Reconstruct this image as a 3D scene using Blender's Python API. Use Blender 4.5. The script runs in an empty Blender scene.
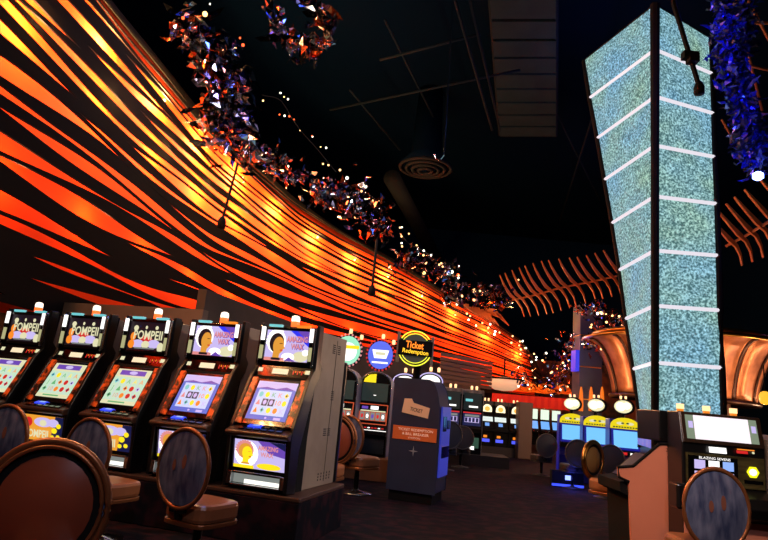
import bpy, math, random
from math import sin, cos, pi, radians, sqrt, atan2
from mathutils import Vector, Matrix
random.seed(7)
S = bpy.context.scene
COL = S.collection
# ------------------------------------------------------------ camera
F = 589.0; PITCH = radians(12.4); ROLL = radians(5.2); EYE = 1.3
FW = Vector((0, cos(PITCH), sin(PITCH))); R0 = Vector((1, 0, 0)); U0 = Vector((0, -sin(PITCH), cos(PITCH)))
RV = cos(ROLL)*R0 + sin(ROLL)*U0; UV = cos(ROLL)*U0 - sin(ROLL)*R0
EYEP = Vector((0, 0, EYE))
def ray(px, py): return FW + (px-384)/F*RV + (270-py)/F*UV
def at_y(px, py, Y):
    d = ray(px, py); return EYEP + d*(Y/d.y)
def at_z(px, py, z):
    d = ray(px, py); return EYEP + d*((z-EYE)/d.z)
def proj(p):
    q = p-EYEP; w = q.dot(FW); return (384+F*q.dot(RV)/w, 270-F*q.dot(UV)/w)
cd = bpy.data.cameras.new('camera'); cd.sensor_width = 36; cd.lens = 36*F/768
cam = bpy.data.objects.new('camera', cd); COL.objects.link(cam); S.camera = cam
cam.matrix_world = Matrix(((RV.x, UV.x, -FW.x, 0), (RV.y, UV.y, -FW.y, 0), (RV.z, UV.z, -FW.z, EYE), (0, 0, 0, 1)))
cd.clip_end = 300
S.view_settings.view_transform = 'Standard'; S.view_settings.look = 'None'
S.view_settings.exposure = 0; S.view_settings.gamma = 1; S.view_settings.use_curve_mapping = False
S.cycles.use_denoising = True
S.cycles.max_bounces = 5; S.cycles.diffuse_bounces = 2; S.cycles.glossy_bounces = 3
S.cycles.sample_clamp_indirect = 3.0
# ------------------------------------------------------------ materials
MATS = {}
def lin(c):
    return tuple(((v/255+.055)/1.055)**2.4 if v/255 > .04045 else v/255/12.92 for v in c)
def mat(name, col, rough=.5, metal=0., emit=None, es=1., spec=.5, coat=0.):
    if name in MATS: return MATS[name]
    m = bpy.data.materials.new(name); m.use_nodes = True
    b = m.node_tree.nodes['Principled BSDF']
    b.inputs['Base Color'].default_value = (*lin(col), 1)
    b.inputs['Roughness'].default_value = rough; b.inputs['Metallic'].default_value = metal
    b.inputs['Specular IOR Level'].default_value = spec
    b.inputs['Coat Weight'].default_value = coat
    if emit:
        b.inputs['Emission Color'].default_value = (*lin(emit), 1); b.inputs['Emission Strength'].default_value = es
    MATS[name] = m; return m
def em(name, col, s=1.): return mat(name, (8, 8, 8), .4, 0, col, s)
def nodes(m): return m.node_tree.nodes, m.node_tree.links, m.node_tree.nodes['Principled BSDF']
def noise_mat(name, c1, c2, scale=8, rough=.6, metal=0., detail=4, stops=(.35, .65), bump=0., stretch=(1, 1, 1), kind='noise', spec=.5):
    if name in MATS: return MATS[name]
    m = mat(name, c1, rough, metal, spec=spec); n, l, b = nodes(m)
    tc = n.new('ShaderNodeTexCoord'); mp = n.new('ShaderNodeMapping'); mp.inputs['Scale'].default_value = stretch
    l.new(tc.outputs['Object'], mp.inputs['Vector'])
    if kind == 'noise':
        t = n.new('ShaderNodeTexNoise'); t.inputs['Scale'].default_value = scale; t.inputs['Detail'].default_value = detail; out = t.outputs['Fac']
    elif kind == 'voronoi':
        t = n.new('ShaderNodeTexVoronoi'); t.inputs['Scale'].default_value = scale; out = t.outputs['Distance']
    else:
        t = n.new('ShaderNodeTexWave'); t.inputs['Scale'].default_value = scale; t.inputs['Distortion'].default_value = 6; t.inputs['Detail'].default_value = 2; out = t.outputs['Fac']
    l.new(mp.outputs[0], t.inputs['Vector'])
    r = n.new('ShaderNodeValToRGB'); r.color_ramp.elements[0].position, r.color_ramp.elements[1].position = stops
    r.color_ramp.elements[0].color = (*lin(c1), 1); r.color_ramp.elements[1].color = (*lin(c2), 1)
    l.new(out, r.inputs[0]); l.new(r.outputs[0], b.inputs['Base Color'])
    if bump:
        bp = n.new('ShaderNodeBump'); bp.inputs['Strength'].default_value = bump; bp.inputs['Distance'].default_value = .01
        l.new(out, bp.inputs['Height']); l.new(bp.outputs[0], b.inputs['Normal'])
    return m
# ------------------------------------------------------------ mesh builder
class MB:
    def __init__(s): s.v = []; s.f = []; s.m = []; s.T = Matrix()
    def add(s, vs, fs, mi=0):
        k = len(s.v); s.v += [s.T @ Vector(p) for p in vs]
        for f in fs: s.f.append([k+i for i in f]); s.m.append(mi)
        return s
    def box(s, x0, x1, y0, y1, z0, z1, mi=0):
        vs = [(x, y, z) for x in (x0, x1) for y in (y0, y1) for z in (z0, z1)]
        return s.add(vs, [(0, 1, 3, 2), (4, 6, 7, 5), (0, 4, 5, 1), (2, 3, 7, 6), (0, 2, 6, 4), (1, 5, 7, 3)], mi)
    def prism(s, prof, x0, x1, mi=0):           # profile of (y,z) extruded along x
        n = len(prof); vs = [(x0, *p) for p in prof] + [(x1, *p) for p in prof]
        fs = [list(range(n)), list(range(2*n-1, n-1, -1))] + [(i, n+i, n+(i+1) % n, (i+1) % n) for i in range(n)]
        return s.add(vs, fs, mi)
    def poly_prism(s, pts, z0, z1, mi=0):       # plan outline extruded upwards
        n = len(pts); vs = [(*p, z0) for p in pts] + [(*p, z1) for p in pts]
        fs = [list(range(n))[::-1], list(range(n, 2*n))] + [(i, (i+1) % n, n+(i+1) % n, n+i) for i in range(n)]
        return s.add(vs, fs, mi)
    def tube(s, path, r, k=8, mi=0, closed=False):
        path = [Vector(p) for p in path]; n = len(path); rings = []
        rr = r if isinstance(r, (list, tuple)) else [r]*n
        for i, p in enumerate(path):
            a = path[(i-1) % n] if closed or i > 0 else p; b = path[(i+1) % n] if closed or i < n-1 else p
            t = (b-a).normalized(); u = t.cross(Vector((0, 0, 1)))
            if u.length < .05: u = t.cross(Vector((0, 1, 0)))
            u.normalize(); w = t.cross(u)
            rings.append([p+rr[i]*(cos(2*pi*j/k)*u+sin(2*pi*j/k)*w) for j in range(k)])
        vs = [q for g in rings for q in g]; fs = []
        for i in range(n if closed else n-1):
            for j in range(k):
                fs.append((i*k+j, i*k+(j+1) % k, ((i+1) % n)*k+(j+1) % k, ((i+1) % n)*k+j))
        if not closed: fs += [list(range(k))[::-1], list(range((n-1)*k, n*k))]
        return s.add(vs, fs, mi)
    def lathe(s, prof, k=20, mi=0, sx=1., sy=1., c=(0, 0, 0)):   # profile (r,z) about z
        vs = []; fs = []; n = len(prof)
        for r, z in prof:
            for j in range(k): vs.append((c[0]+sx*r*cos(2*pi*j/k), c[1]+sy*r*sin(2*pi*j/k), c[2]+z))
        for i in range(n-1):
            for j in range(k): fs.append((i*k+j, i*k+(j+1) % k, (i+1)*k+(j+1) % k, (i+1)*k+j))
        fs += [list(range(k))[::-1], list(range((n-1)*k, n*k))]
        return s.add(vs, fs, mi)
    def ball(s, c, r, k=8, mi=0):
        n = 5; pr = [(max(.001, r*sin(pi*i/n)), -r*cos(pi*i/n)) for i in range(n+1)]
        return s.lathe(pr, k, mi, c=c)
    def split(s, name, mats, parent=None, **kw):      # every loose piece becomes a part of its own
        n = len(s.v); par = list(range(n))
        def find(i):
            while par[i] != i: par[i] = par[par[i]]; i = par[i]
            return i
        for f in s.f:
            for j in f[1:]: par[find(j)] = find(f[0])
        groups = {}
        for f, m in zip(s.f, s.m): groups.setdefault(find(f[0]), []).append((f, m))
        out = []
        for g in groups.values():
            q = MB(); idx = {}
            for f, m in g:
                for j in f:
                    if j not in idx: idx[j] = len(q.v); q.v.append(s.v[j])
                q.f.append([idx[j] for j in f]); q.m.append(m)
            mm = mats if not isinstance(mats, (list, tuple)) else mats[q.m[0]]
            q.m = [0]*len(q.f) if isinstance(mats, (list, tuple)) else q.m
            out.append(q.build(name, mm, parent, **kw))
        return out[0]
    def build(s, name, mats, parent=None, smooth=False, bevel=0., label=None, loc=None, sub=0):
        if not isinstance(mats, (list, tuple)): mats = [mats]
        me = bpy.data.meshes.new(name); me.from_pydata([tuple(p) for p in s.v], [], s.f)
        for m in mats: me.materials.append(m)
        me.polygons.foreach_set('material_index', s.m)
        if smooth: me.polygons.foreach_set('use_smooth', [True]*len(me.polygons))
        me.update()
        o = bpy.data.objects.new(name, me); COL.objects.link(o)
        if parent: o.parent = parent
        if loc is not None: o.location = loc
        if bevel:
            b = o.modifiers.new('bevel', 'BEVEL'); b.width = bevel; b.segments = 2; b.limit_method = 'ANGLE'
        if sub:
            b = o.modifiers.new('sub', 'SUBSURF'); b.levels = sub; b.render_levels = sub
        if label: o['label'] = label
        return o
class Plane:                                     # a flat panel: u across, v up it, h out of it
    def __init__(s, o, u, v):
        s.o = Vector(o); s.u = Vector(u).normalized(); s.v = Vector(v).normalized(); s.n = s.u.cross(s.v)
    def p(s, a, b, h=0): return s.o+a*s.u+b*s.v+h*s.n
    def poly(s, mb, pts, h=.002, mi=0): mb.add([s.p(a, b, h) for a, b in pts], [list(range(len(pts)))], mi)
    def rect(s, mb, a0, b0, a1, b1, h=.002, mi=0): s.poly(mb, [(a0, b0), (a1, b0), (a1, b1), (a0, b1)], h, mi)
    def ell(s, mb, a, b, ra, rb, h=.002, mi=0, k=16, t0=0, t1=2*pi):
        full = abs(t1-t0-2*pi) < .01; q = k if full else k+1
        s.poly(mb, [(a+ra*cos(t0+(t1-t0)*i/k), b+rb*sin(t0+(t1-t0)*i/k)) for i in range(q)], h, mi)
    def slab(s, mb, a0, b0, a1, b1, h0, h1, mi=0):
        c = [s.p(a, b, h) for h in (h0, h1) for a, b in ((a0, b0), (a1, b0), (a1, b1), (a0, b1))]
        mb.add(c, [(3, 2, 1, 0), (4, 5, 6, 7), (0, 1, 5, 4), (1, 2, 6, 5), (2, 3, 7, 6), (3, 0, 4, 7)], mi)
    def text(s, mb, txt, a, b, size, h=.004, mi=0, shear=0., bold=.0, align='CENTER', width=None):
        vs, fs = text_mesh(txt, bold, align)
        sc = size; sw = size
        if width:
            w = max(v[0] for v in vs)-min(v[0] for v in vs); sw = width/w
        mb.add([s.p(a+x*sw+shear*y*sc, b+y*sc, h) for x, y in vs], fs, mi)
_tc = {}
def text_mesh(txt, bold=0., align='CENTER'):
    key = (txt, bold, align)
    if key not in _tc:
        c = bpy.data.curves.new('t', 'FONT'); c.body = txt; c.align_x = align; c.offset = bold; c.resolution_u = 2
        o = bpy.data.objects.new('t', c); COL.objects.link(o)
        dg = bpy.context.evaluated_depsgraph_get(); dg.update()
        me = o.evaluated_get(dg).to_mesh()
        _tc[key] = ([(v.co.x, v.co.y) for v in me.vertices], [list(p.vertices) for p in me.polygons])
        o.evaluated_get(dg).to_mesh_clear()
        bpy.data.objects.remove(o); bpy.data.curves.remove(c)
    return _tc[key]
def tag(o, label, cat, group=None, kind=None):
    if label: o['label'] = label
    if cat: o['category'] = cat
    if group: o['group'] = group
    if kind: o['kind'] = kind
    return o
def thing(name, label, cat, loc=(0, 0, 0), rz=0., group=None):
    o = bpy.data.objects.new(name, None); COL.objects.link(o); o.empty_display_size = .1
    o.location = loc; o.rotation_euler = (0, 0, rz)
    return tag(o, label, cat, group)
def struct(o): o['kind'] = 'structure'; return o
def copy_tree(o, parent=None):
    c = o.copy(); COL.objects.link(c); c.parent = parent
    for ch in list(o.children): copy_tree(ch, c)
    return c
def place(o, loc, rz=0., label=None, group=None):
    o.location = loc; o.rotation_euler = (0, 0, rz)
    if label: o['label'] = label
    if group: o['group'] = group
    return o
def light(kind, loc, power, col, name='lamp', size=.1, aim=None, spot=60, blend=.6):
    d = bpy.data.lights.new(name, kind); d.energy = power; d.color = lin(col)
    if kind == 'AREA': d.size = size
    else: d.shadow_soft_size = size
    if kind == 'SPOT': d.spot_size = radians(spot); d.spot_blend = blend
    o = bpy.data.objects.new(name, d); COL.objects.link(o); o.location = loc
    if aim is not None: o.rotation_euler = (Vector(aim)-Vector(loc)).to_track_quat('-Z', 'Y').to_euler()
    return o
# ------------------------------------------------------------ palette
BLACK = mat('black_shell', (14, 14, 16), .3)
MATT = mat('matt_black', (7, 7, 9), .8, spec=.2)
CHROME = mat('chrome', (190, 190, 195), .18, 1)
BEIGE = noise_mat('beige_cabinet_paint', (128, 112, 98), (140, 124, 110), 5, .5)
VENT = mat('vent_dark', (18, 16, 15), .8)
GOLD = mat('gold_metal', (190, 140, 70), .3, 1)
COPPER = noise_mat('copper', (160, 90, 54), (212, 134, 86), 3, .45, .5)
W = em('glow_white', (255, 250, 245), 1.5); WARM = em('lamp_warm', (255, 196, 140), 1.9); ORL = em('lamp_orange', (255, 110, 50), 1.6)
CY = em('glow_cyan', (130, 215, 255), 1.1); BL = em('glow_blue', (40, 50, 230), 1.2); LB = em('glow_pale_blue', (150, 185, 255), 1.)
PU = em('glow_purple', (120, 80, 200), .8); LP = em('glow_lavender', (205, 190, 245), 1.); YE = em('glow_yellow', (255, 225, 30), 1.1)
OR = em('glow_orange', (255, 140, 40), 1.); RD = em('glow_red', (225, 40, 40), .9); GR = em('glow_green', (110, 200, 130), .8)
SKIN = em('glow_skin', (235, 160, 60), .95); DKP = em('glow_dark', (40, 26, 40), .5); CREAM = em('glow_cream', (240, 235, 190), .9)
TEAL = em('glow_teal', (120, 210, 215), .95); DKG = em('glow_dark_grey', (38, 46, 46), .5); GREY = em('glow_grey', (150, 155, 150), .7)
PINK = em('glow_pink', (240, 150, 150), .9); NAVY = em('glow_navy', (30, 36, 90), .6)
# ============================================================ SETTING
CARPET = noise_mat('carpet_pattern', (12, 12, 22), (40, 19, 28), 5, .95, 0, 2, (.46, .6), stretch=(1, 1.6, 1), spec=.1)
b = MB(); b.box(-14, 18, -3, 34, -.1, 0); struct(b.build('floor', CARPET))
CEIL = mat('ceiling_black', (4, 14, 28), .95, spec=0)
b = MB(); b.box(-14, 18, -3, 34, 11.5, 11.6); struct(b.build('ceiling', CEIL))
# the low wall behind the left bank, in three runs
LOW = noise_mat('brown_plaster', (112, 92, 78), (124, 102, 88), 3, .8)
LOWD = noise_mat('dark_brown_plaster', (74, 62, 52), (84, 70, 60), 3, .8)
def wall_run(pts, z0, z1, m, name, th=.12):
    b = MB()
    for (x0, y0), (x1, y1) in zip(pts, pts[1:]):
        d = Vector((x1-x0, y1-y0, 0)).normalized(); n = Vector((-d.y, d.x, 0))*th
        b.poly_prism([(x0, y0), (x1, y1), (x1+n.x, y1+n.y), (x0+n.x, y0+n.y)], z0, z1)
    return struct(b.build(name, m))
wall_run([(-5.1, 2.4), (-4.72, 8.07)], 0, 2.2, LOW, 'wall_side_left')
wall_run([(-4.7, 8.07), (-2.2, 7.33)], 0, 2.2, LOW, 'wall_front_left')
wall_run([(-2.2, 7.35), (-1.0, 12.0), (-.7, 13.0), (1.9, 16.9), (3.6, 20.2)], 0, 2.46, LOWD, 'wall_left')
# far wall
FARW = noise_mat('far_wall_bronze', (30, 16, 12), (150, 74, 34), 1.6, .7, 0, 5, (.4, .72))
NIGHT = mat('night_wall', (8, 24, 44), .95, spec=0)
b = MB(); b.box(-14, 18, 33.8, 34, 0, 11.5); struct(b.build('wall_back', NIGHT))
b = MB(); b.box(17.8, 18, -3, 34, 0, 11.5); struct(b.build('wall_right', NIGHT))
b = MB(); b.box(-14, -13.8, -3, 34, 0, 11.5); struct(b.build('wall_far_left', NIGHT))
b = MB(); b.box(-14, 18, -3, -2.8, 0, 11.5); struct(b.build('wall_front', NIGHT))
b = MB(); b.box(4.2, 17, 29, 29.2, 0, 3.9); tag(b.build('bronze_screen_wall', FARW), 'mottled bronze partition closing the far end of the aisle', 'partition')

# ============================================================ WAVE WALL
PLAN = [(-5.25, 2.4), (-4.95, 5.4), (-4.68, 8.2), (-4.42, 10.6), (-4.0, 13.0), (-3.2, 15.4), (-1.8, 18.0), (.1, 20.4), (2.4, 22.4), (4.4, 23.9), (6.0, 24.9), (6.9, 25.6)]
def catmull(P, n):
    out = []
    P = [Vector((*p, 0)) if len(p) == 2 else Vector(p) for p in P]; Q = [2*P[0]-P[1]]+P+[2*P[-1]-P[-2]]
    for i in range(1, len(Q)-2):
        for k in range(n):
            t = k/n; a, b_, c, d = Q[i-1:i+3]
            out.append(.5*((2*b_)+(c-a)*t+(2*a-5*b_+4*c-d)*t*t+(3*b_-a-3*c+d)*t**3))
    out.append(Q[-2]); return out
TOPE = [(60, -60), (105, 0), (150, 55), (200, 115), (245, 157), (290, 198), (340, 232), (400, 265), (440, 290), (480, 312), (520, 340), (532, 362)]
def edge_z(p):
    z = 2.
    while z < 7.5:
        x, y = proj(Vector((p.x, p.y, z)))
        ye = None
        for (x0, y0), (x1, y1) in zip(TOPE, TOPE[1:]):
            if x0 <= x <= x1: ye = y0+(y1-y0)*(x-x0)/(x1-x0)
        if ye is not None and y <= ye: return z
        if x > 532: return 2.6
        z += .02
    return 7.5
path = catmull(PLAN, 14)
NU = len(path); nrm = []
for i, p in enumerate(path):
    t = (path[min(i+1, NU-1)]-path[max(i-1, 0)]).normalized(); nrm.append(Vector((t.y, -t.x, 0)))
ZT = [edge_z(p-nrm[i]*.5) for i, p in enumerate(path)]
for _ in range(6): ZT = [ZT[0]]+[(ZT[i-1]+2*ZT[i]+ZT[i+1])/4 for i in range(1, NU-1)]+[ZT[-1]]
ZB = [1.95]*NU
arc = [0]
for a, c in zip(path, path[1:]): arc.append(arc[-1]+(c-a).length)
def wall_pt(i, v, off=0):
    q = path[i]+nrm[i]*(off - .5*v*v); return Vector((q.x, q.y, ZB[i]+(ZT[i]-ZB[i])*v))
wave = thing('wave_wall', 'tall curving wall of wavy black ribs over a glowing orange skin, along the left', 'wall sculpture')
SHEET = mat('orange_skin', (255, 72, 16), .85, spec=.1)
b = MB(); nv = 12
vs = [wall_pt(i, j/nv) for i in range(NU) for j in range(nv+1)]
fs = [(i*(nv+1)+j, (i+1)*(nv+1)+j, (i+1)*(nv+1)+j+1, i*(nv+1)+j+1) for i in range(NU-1) for j in range(nv)]
b.add(vs, fs)
sk = b.build('orange_skin', SHEET, wave, smooth=True, label='bright orange skin behind the ribs')
sm = sk.modifiers.new('solid', 'SOLIDIFY'); sm.thickness = .05
RIB = mat('rib_black', (32, 25, 21), .9, spec=.05)
NR = 23
rp = [[random.uniform(0, 6.28) for _ in range(4)] for _ in range(NR+2)]
def wob(i, s):
    a = rp[i]; q = 5.2*sqrt(s+1.5); return .26*sin(q*.55+a[0]*.6+i*.55)+.24*sin(q*1.05+a[1]+i*.3)
def halfw(i, s, v):
    a = rp[i]; duty = (.38-.25*v)*(1 if s < 10 else max(.62, 1-(s-10)*.04))
    q = 5.2*sqrt(s+1.5); return duty*(1+.8*sin(q*.6+a[2]))*(1+.25*sin(q*1.2+a[3]))*.95+.04
OFF = .42
for r in range(NR+1):
    b = MB(); vs = []; fs = []
    for i in range(NU):
        s = arc[i]; vc = (r+.35+wob(r, s)*(1 if r else .2))/NR; h = halfw(r, s, vc)/NR
        if r == NR: vc = 1.0; h = .012+.004*sin(s)
        vc = min(vc, 1.); of_ = .40*(1-vc**5)+.02
        for off, vv in ((of_+.03, vc-h), (of_+.03, vc+h), (of_, vc+h), (of_, vc-h)):
            vs.append(wall_pt(i, vv, off))
    for i in range(NU-1):
        for j in range(4): fs.append((i*4+j, i*4+(j+1) % 4, (i+1)*4+(j+1) % 4, (i+1)*4+j))
    fs += [(3, 2, 1, 0), tuple((NU-1)*4+j for j in range(4))]
    b.add(vs, fs); b.build('rib', RIB, wave)
# bulbs between skin and ribs with their light, plus added fill rows below
nxt = .6; bulbm = em('wall_bulb', (255, 235, 150), 6)
for i in range(1, NU-3):
    if arc[i] >= nxt:
        nxt = arc[i]+1.75
        hgt = ZT[i]-ZB[i]
        p = wall_pt(i, 1-.85/hgt if hgt > 2.3 else .6, .2)
        sc = min(1, hgt/5.5)
        light('POINT', p, (620 if arc[i] < 13 else 380)*sc*sc, (255, 205, 130), 'wall_bulb_light', .06)
        p2 = wall_pt(i, .66, .30); light('POINT', p2, (250 if arc[i] < 13 else 120)*sc*sc, (255, 190, 120), 'wall_middle_fill', .2)  # added fill without a bulb, evens out the middle of the skin
        p2 = wall_pt(i, .3, .32); light('POINT', p2, 42*sc, (255, 150, 90), 'wall_lower_fill', .1)  # added fill without a bulb, lifts the lower skin
        bb = MB(); bb.ball((0, 0, 0), .03); bb.build('bulb', bulbm, wave, True, loc=p)
# ============================================================ GLASS TOWER
GL = mat('tower_glass', (30, 44, 46), .7, 0, (110, 160, 165), 1.)
def tower_glass():
    m = GL; n, l, bs = nodes(m)
    tc = n.new('ShaderNodeTexCoord')
    vo = n.new('ShaderNodeTexVoronoi'); vo.inputs['Scale'].default_value = 45
    wv = n.new('ShaderNodeTexNoise'); wv.inputs['Scale'].default_value = 30; wv.inputs['Detail'].default_value = 3
    l.new(tc.outputs['Object'], vo.inputs['Vector']); l.new(tc.outputs['Object'], wv.inputs['Vector'])
    big = n.new('ShaderNodeTexNoise'); big.inputs['Scale'].default_value = 1.1
    l.new(tc.outputs['Object'], big.inputs['Vector'])
    r = n.new('ShaderNodeValToRGB'); e = r.color_ramp.elements
    e[0].position = .3; e[0].color = (*lin((128, 178, 208)), 1); e[1].position = .75; e[1].color = (*lin((150, 186, 168)), 1)
    l.new(big.outputs['Fac'], r.inputs[0])
    r2 = n.new('ShaderNodeValToRGB'); e = r2.color_ramp.elements
    e[0].position = .4; e[0].color = (.25, .34, .34, 1); e[1].position = .7; e[1].color = (1.9, 1.85, 1.8, 1)
    l.new(wv.outputs['Fac'], r2.inputs[0])
    mx = n.new('ShaderNodeMix'); mx.data_type = 'RGBA'; mx.blend_type = 'MULTIPLY'; mx.inputs[0].default_value = 1
    l.new(r.outputs[0], mx.inputs[6]); l.new(r2.outputs[0], mx.inputs[7])
    l.new(mx.outputs[2], bs.inputs['Emission Color']); bs.inputs['Emission Strength'].default_value = .95
    bp = n.new('ShaderNodeBump'); bp.inputs['Strength'].default_value = .6; l.new(vo.outputs['Distance'], bp.inputs['Height']); l.new(bp.outputs[0], bs.inputs['Normal'])
tower_glass()
C = [(4.31, 9.0, 8.46), (4.3, 9.0, 1.3)]
lv = [8.46, 7.57, 6.68, 5.79, 4.9, 3.99, 3.1, 2.22, 1.45]
Cx = [4.31]*9; Cy = [9.]*9
L = [(3.71, 10.85), (3.81, 10.75), (3.95, 10.68), (4.07, 10.6), (4.18, 10.5), (4.29, 10.42), (4.40, 10.4), (4.53, 10.38), (4.62, 10.36)]
Rr = [(5.72, 9.78), (5.58, 9.55), (5.47, 9.37), (5.37, 9.22), (5.29, 9.08), (5.21, 8.96), (5.16, 8.9), (5.13, 8.86), (5.11, 8.84)]
GL.node_tree.nodes['Principled BSDF'].inputs['Specular IOR Level'].default_value = .08
tw = thing('glass_tower', 'tall tapering tower of glowing pebbled glass panels with black corner posts', 'tower', (4.8, 9.6, 0))
def T(p): return Vector(p)-Vector((4.8, 9.6, 0))
back = [(l[0]+r[0]-4.31, l[1]+r[1]-9.) for l, r in zip(L, Rr)]
Rr = [(x+.009*k, y) for k, (x, y) in enumerate(Rr)]
cor = [[(4.31-.009*k, 9.) for k in range(9)], Rr, back, L]
for fi in range(4):
    A = cor[fi]; B = cor[(fi+1) % 4]
    for k in range(8):
        b = MB()
        q = [T((*A[k], lv[k])), T((*A[k+1], lv[k+1])), T((*B[k+1], lv[k+1])), T((*B[k], lv[k]))]
        nn = (q[1]-q[0]).cross(q[2]-q[0]).normalized()*-.02
        b.add(q+[v+nn for v in q], [(0, 1, 2, 3), (7, 6, 5, 4), (0, 4, 5, 1), (1, 5, 6, 2), (2, 6, 7, 3), (3, 7, 4, 0)])
        b.build('glass_panel', GL, tw)
    JO = em('pale_joint', (235, 228, 238), 1.)
    for k in range(1, 9):
        b = MB(); ca = sum((Vector((*c[k], 0)) for c in cor), Vector())/4
        pa, pb = Vector((*A[k], 0)), Vector((*B[k], 0))
        pa += (pa-ca).normalized()*.015; pb += (pb-ca).normalized()*.015
        b.tube([T((pa.x, pa.y, lv[k])), T((pb.x, pb.y, lv[k]))], .032, 6); b.build('joint_bar', JO, tw)
    b = MB(); b.tube([T((*A[k], lv[k])) for k in range(9)]+[T((*A[8], .9))], [.085, .08, .075, .07, .068, .066, .064, .062, .06, .06] if fi == 0 else .05, 8); b.build('corner_post', MATT, tw)
b = MB(); b.add([T((*c[0], 8.46)) for c in cor]+[T((*c[0], 8.5)) for c in cor], [(3, 2, 1, 0), (4, 5, 6, 7), (0, 1, 5, 4), (1, 2, 6, 5), (2, 3, 7, 6), (3, 0, 4, 7)]); b.build('cap', MATT, tw)
pl = [T((*c[8], 0)) for c in cor]
b = MB(); b.poly_prism([(p.x, p.y) for p in pl], 0, 1.44); b.build('base', mat('tower_base', (30, 34, 60), .3), tw)
b = MB(); q = [T((4.238, 9., z)) for z in (.95, 1.4)]+[T((*L[8], z)) for z in (1.4, .95)]
off = Vector((-.05, -.02, 0)); b.add([v+off for v in q], [(0, 1, 2, 3)])
b.build('lower_panel', noise_mat('violet_panel', (60, 50, 170), (160, 150, 240), 3, .3), tw, label='violet lit panel at the foot')
nb = MATS['violet_panel'].node_tree.nodes['Principled BSDF']; nb.inputs['Emission Color'].default_value = (*lin((90, 80, 200)), 1); nb.inputs['Emission Strength'].default_value = .6
# fins lie right and left of the tower like the bones of a fish
FINM = mat('fin_bronze', (170, 92, 50), .45, .4)
def fin_row(pts, n, length, label):
    P = catmull([tuple(p) for p in pts], 12)
    root = thing('fin_canopy', label, 'ceiling sculpture', P[0])
    o = P[0]
    b = MB(); b.tube([p-o for p in P], .03, 6); b.build('spine', FINM, root)
    for k in range(n):
        p = P[int(k*(len(P)-1)/(n-1))]-o
        L_ = length*(.9+.1*sin(k*.4))
        c = [p+Vector((a*L_, -.1*c_, z*L_)) for a, c_, z in ((-.34, 0, .62), (-.29, 1, .46), (-.2, 2, .26), (-.08, 2.5, .08), (.1, 2, -.04), (.24, 1, -.2), (.33, 0, -.4))]
        w = [.006, .016, .024, .034, .026, .016, .006]
        b = MB(); vs = []
        for q, h in zip(c, w): vs += [q+Vector((h, .03, h)), q+Vector((-h, .03, -h)), q+Vector((-h, -.03, -h)), q+Vector((h, -.03, h))]
        fs = []
        for i in range(6):
            for j in range(4): fs.append((i*4+j, i*4+(j+1) % 4, (i+1)*4+(j+1) % 4, (i+1)*4+j))
        fs += [(3, 2, 1, 0), (24, 25, 26, 27)]
        b.add(vs, fs); b.build('fin', FINM, root)
fin_row([at_y(512, 300, 20), at_y(535, 295, 19.4), at_y(560, 288, 18.6), at_y(590, 282, 17.8), at_y(617, 276, 17)], 14, 1.5, 'row of curved bronze fins hanging left of the glass tower')
fin_row([at_y(726, 246, 12.5), at_y(745, 236, 12), at_y(765, 224, 11.4), at_y(800, 204, 10.8)], 7, 1.15, 'row of curved bronze fins hanging right of the glass tower')
# ============================================================ CEILING GEAR
DUCT = mat('duct_dark', (22, 22, 24), .8, spec=.1)
STEEL = mat('dark_steel', (9, 18, 26), .8, spec=.1)
def pole(name, a, c, r, m, label, cat, group=None, k=8):
    b = MB(); v = Vector(a); b.tube([Vector((0, 0, 0)), Vector(c)-v], r, k)
    return tag(b.build(name, m, loc=v, smooth=True), label, cat, group)
d = at_z(425, 172, 8.6)
vn = thing('ceiling_diffuser', 'round ringed air diffuser under the dark ceiling', 'air vent', d)
b = MB()
for r in (.22, .42, .62, .82): b.tube([(r*cos(t*pi/16), r*sin(t*pi/16), .04*(r*4)) for t in range(32)], .05, 6, closed=True)
b.build('ring', DUCT, vn, True)
b = MB(); b.lathe([(.05, 0), (.12, .06), (.86, .2), (.5, .6), (.4, 2.9)], 24); b.build('neck', CEIL, vn, True)
pole('air_duct', at_z(392, 178, 9.4), at_z(438, 262, 9.4), .33, DUCT, 'long round brown air duct running away below the ceiling', 'air duct', k=16)
for k, (a, c) in enumerate([((455, 0), (492, 130)), ((470, 0), (500, 130)), ((380, 60), (480, 34)), ((330, 110), (520, 70)), ((350, 90), (400, 150)), ((385, 20), (440, 130)), ((620, 30), (560, 220)), ((530, 60), (600, 200))]):
    pole('ceiling_pipe', at_z(*a, 9.6+.15*k), at_z(*c, 9.6+.15*k), .035, STEEL, 'thin dark pipe of the grid below the ceiling, in the dim upper centre', 'pipe', 'pipes below the ceiling')
for k, (a, c) in enumerate([((720, 25), (790, 22)), ((725, 60), (790, 75)), ((735, 0), (762, 110)), ((748, 0), (790, 80)), ((722, 120), (745, 160))]):
    pole('ceiling_pipe', at_z(*a, 9+.15*k), at_z(*c, 9+.15*k), .03, FINM, 'thin brown pipe of the grid above the blue crystal drape', 'pipe', 'pipes at the upper right')
PANM = noise_mat('corrugated_panel', (16, 30, 36), (20, 35, 41), 2, .9, spec=.1)
b = MB(); pc = at_z(522, 70, 10.4)
P0, P1, P2, P3 = at_z(490, 0, 10.4), at_z(556, 0, 10.4), at_z(556, 138, 10.4), at_z(500, 138, 10.4)
cp = thing('ceiling_panel', 'grey corrugated panel in the dark ceiling left of the glass tower', 'ceiling panel', P0)
nrw = 9
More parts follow.
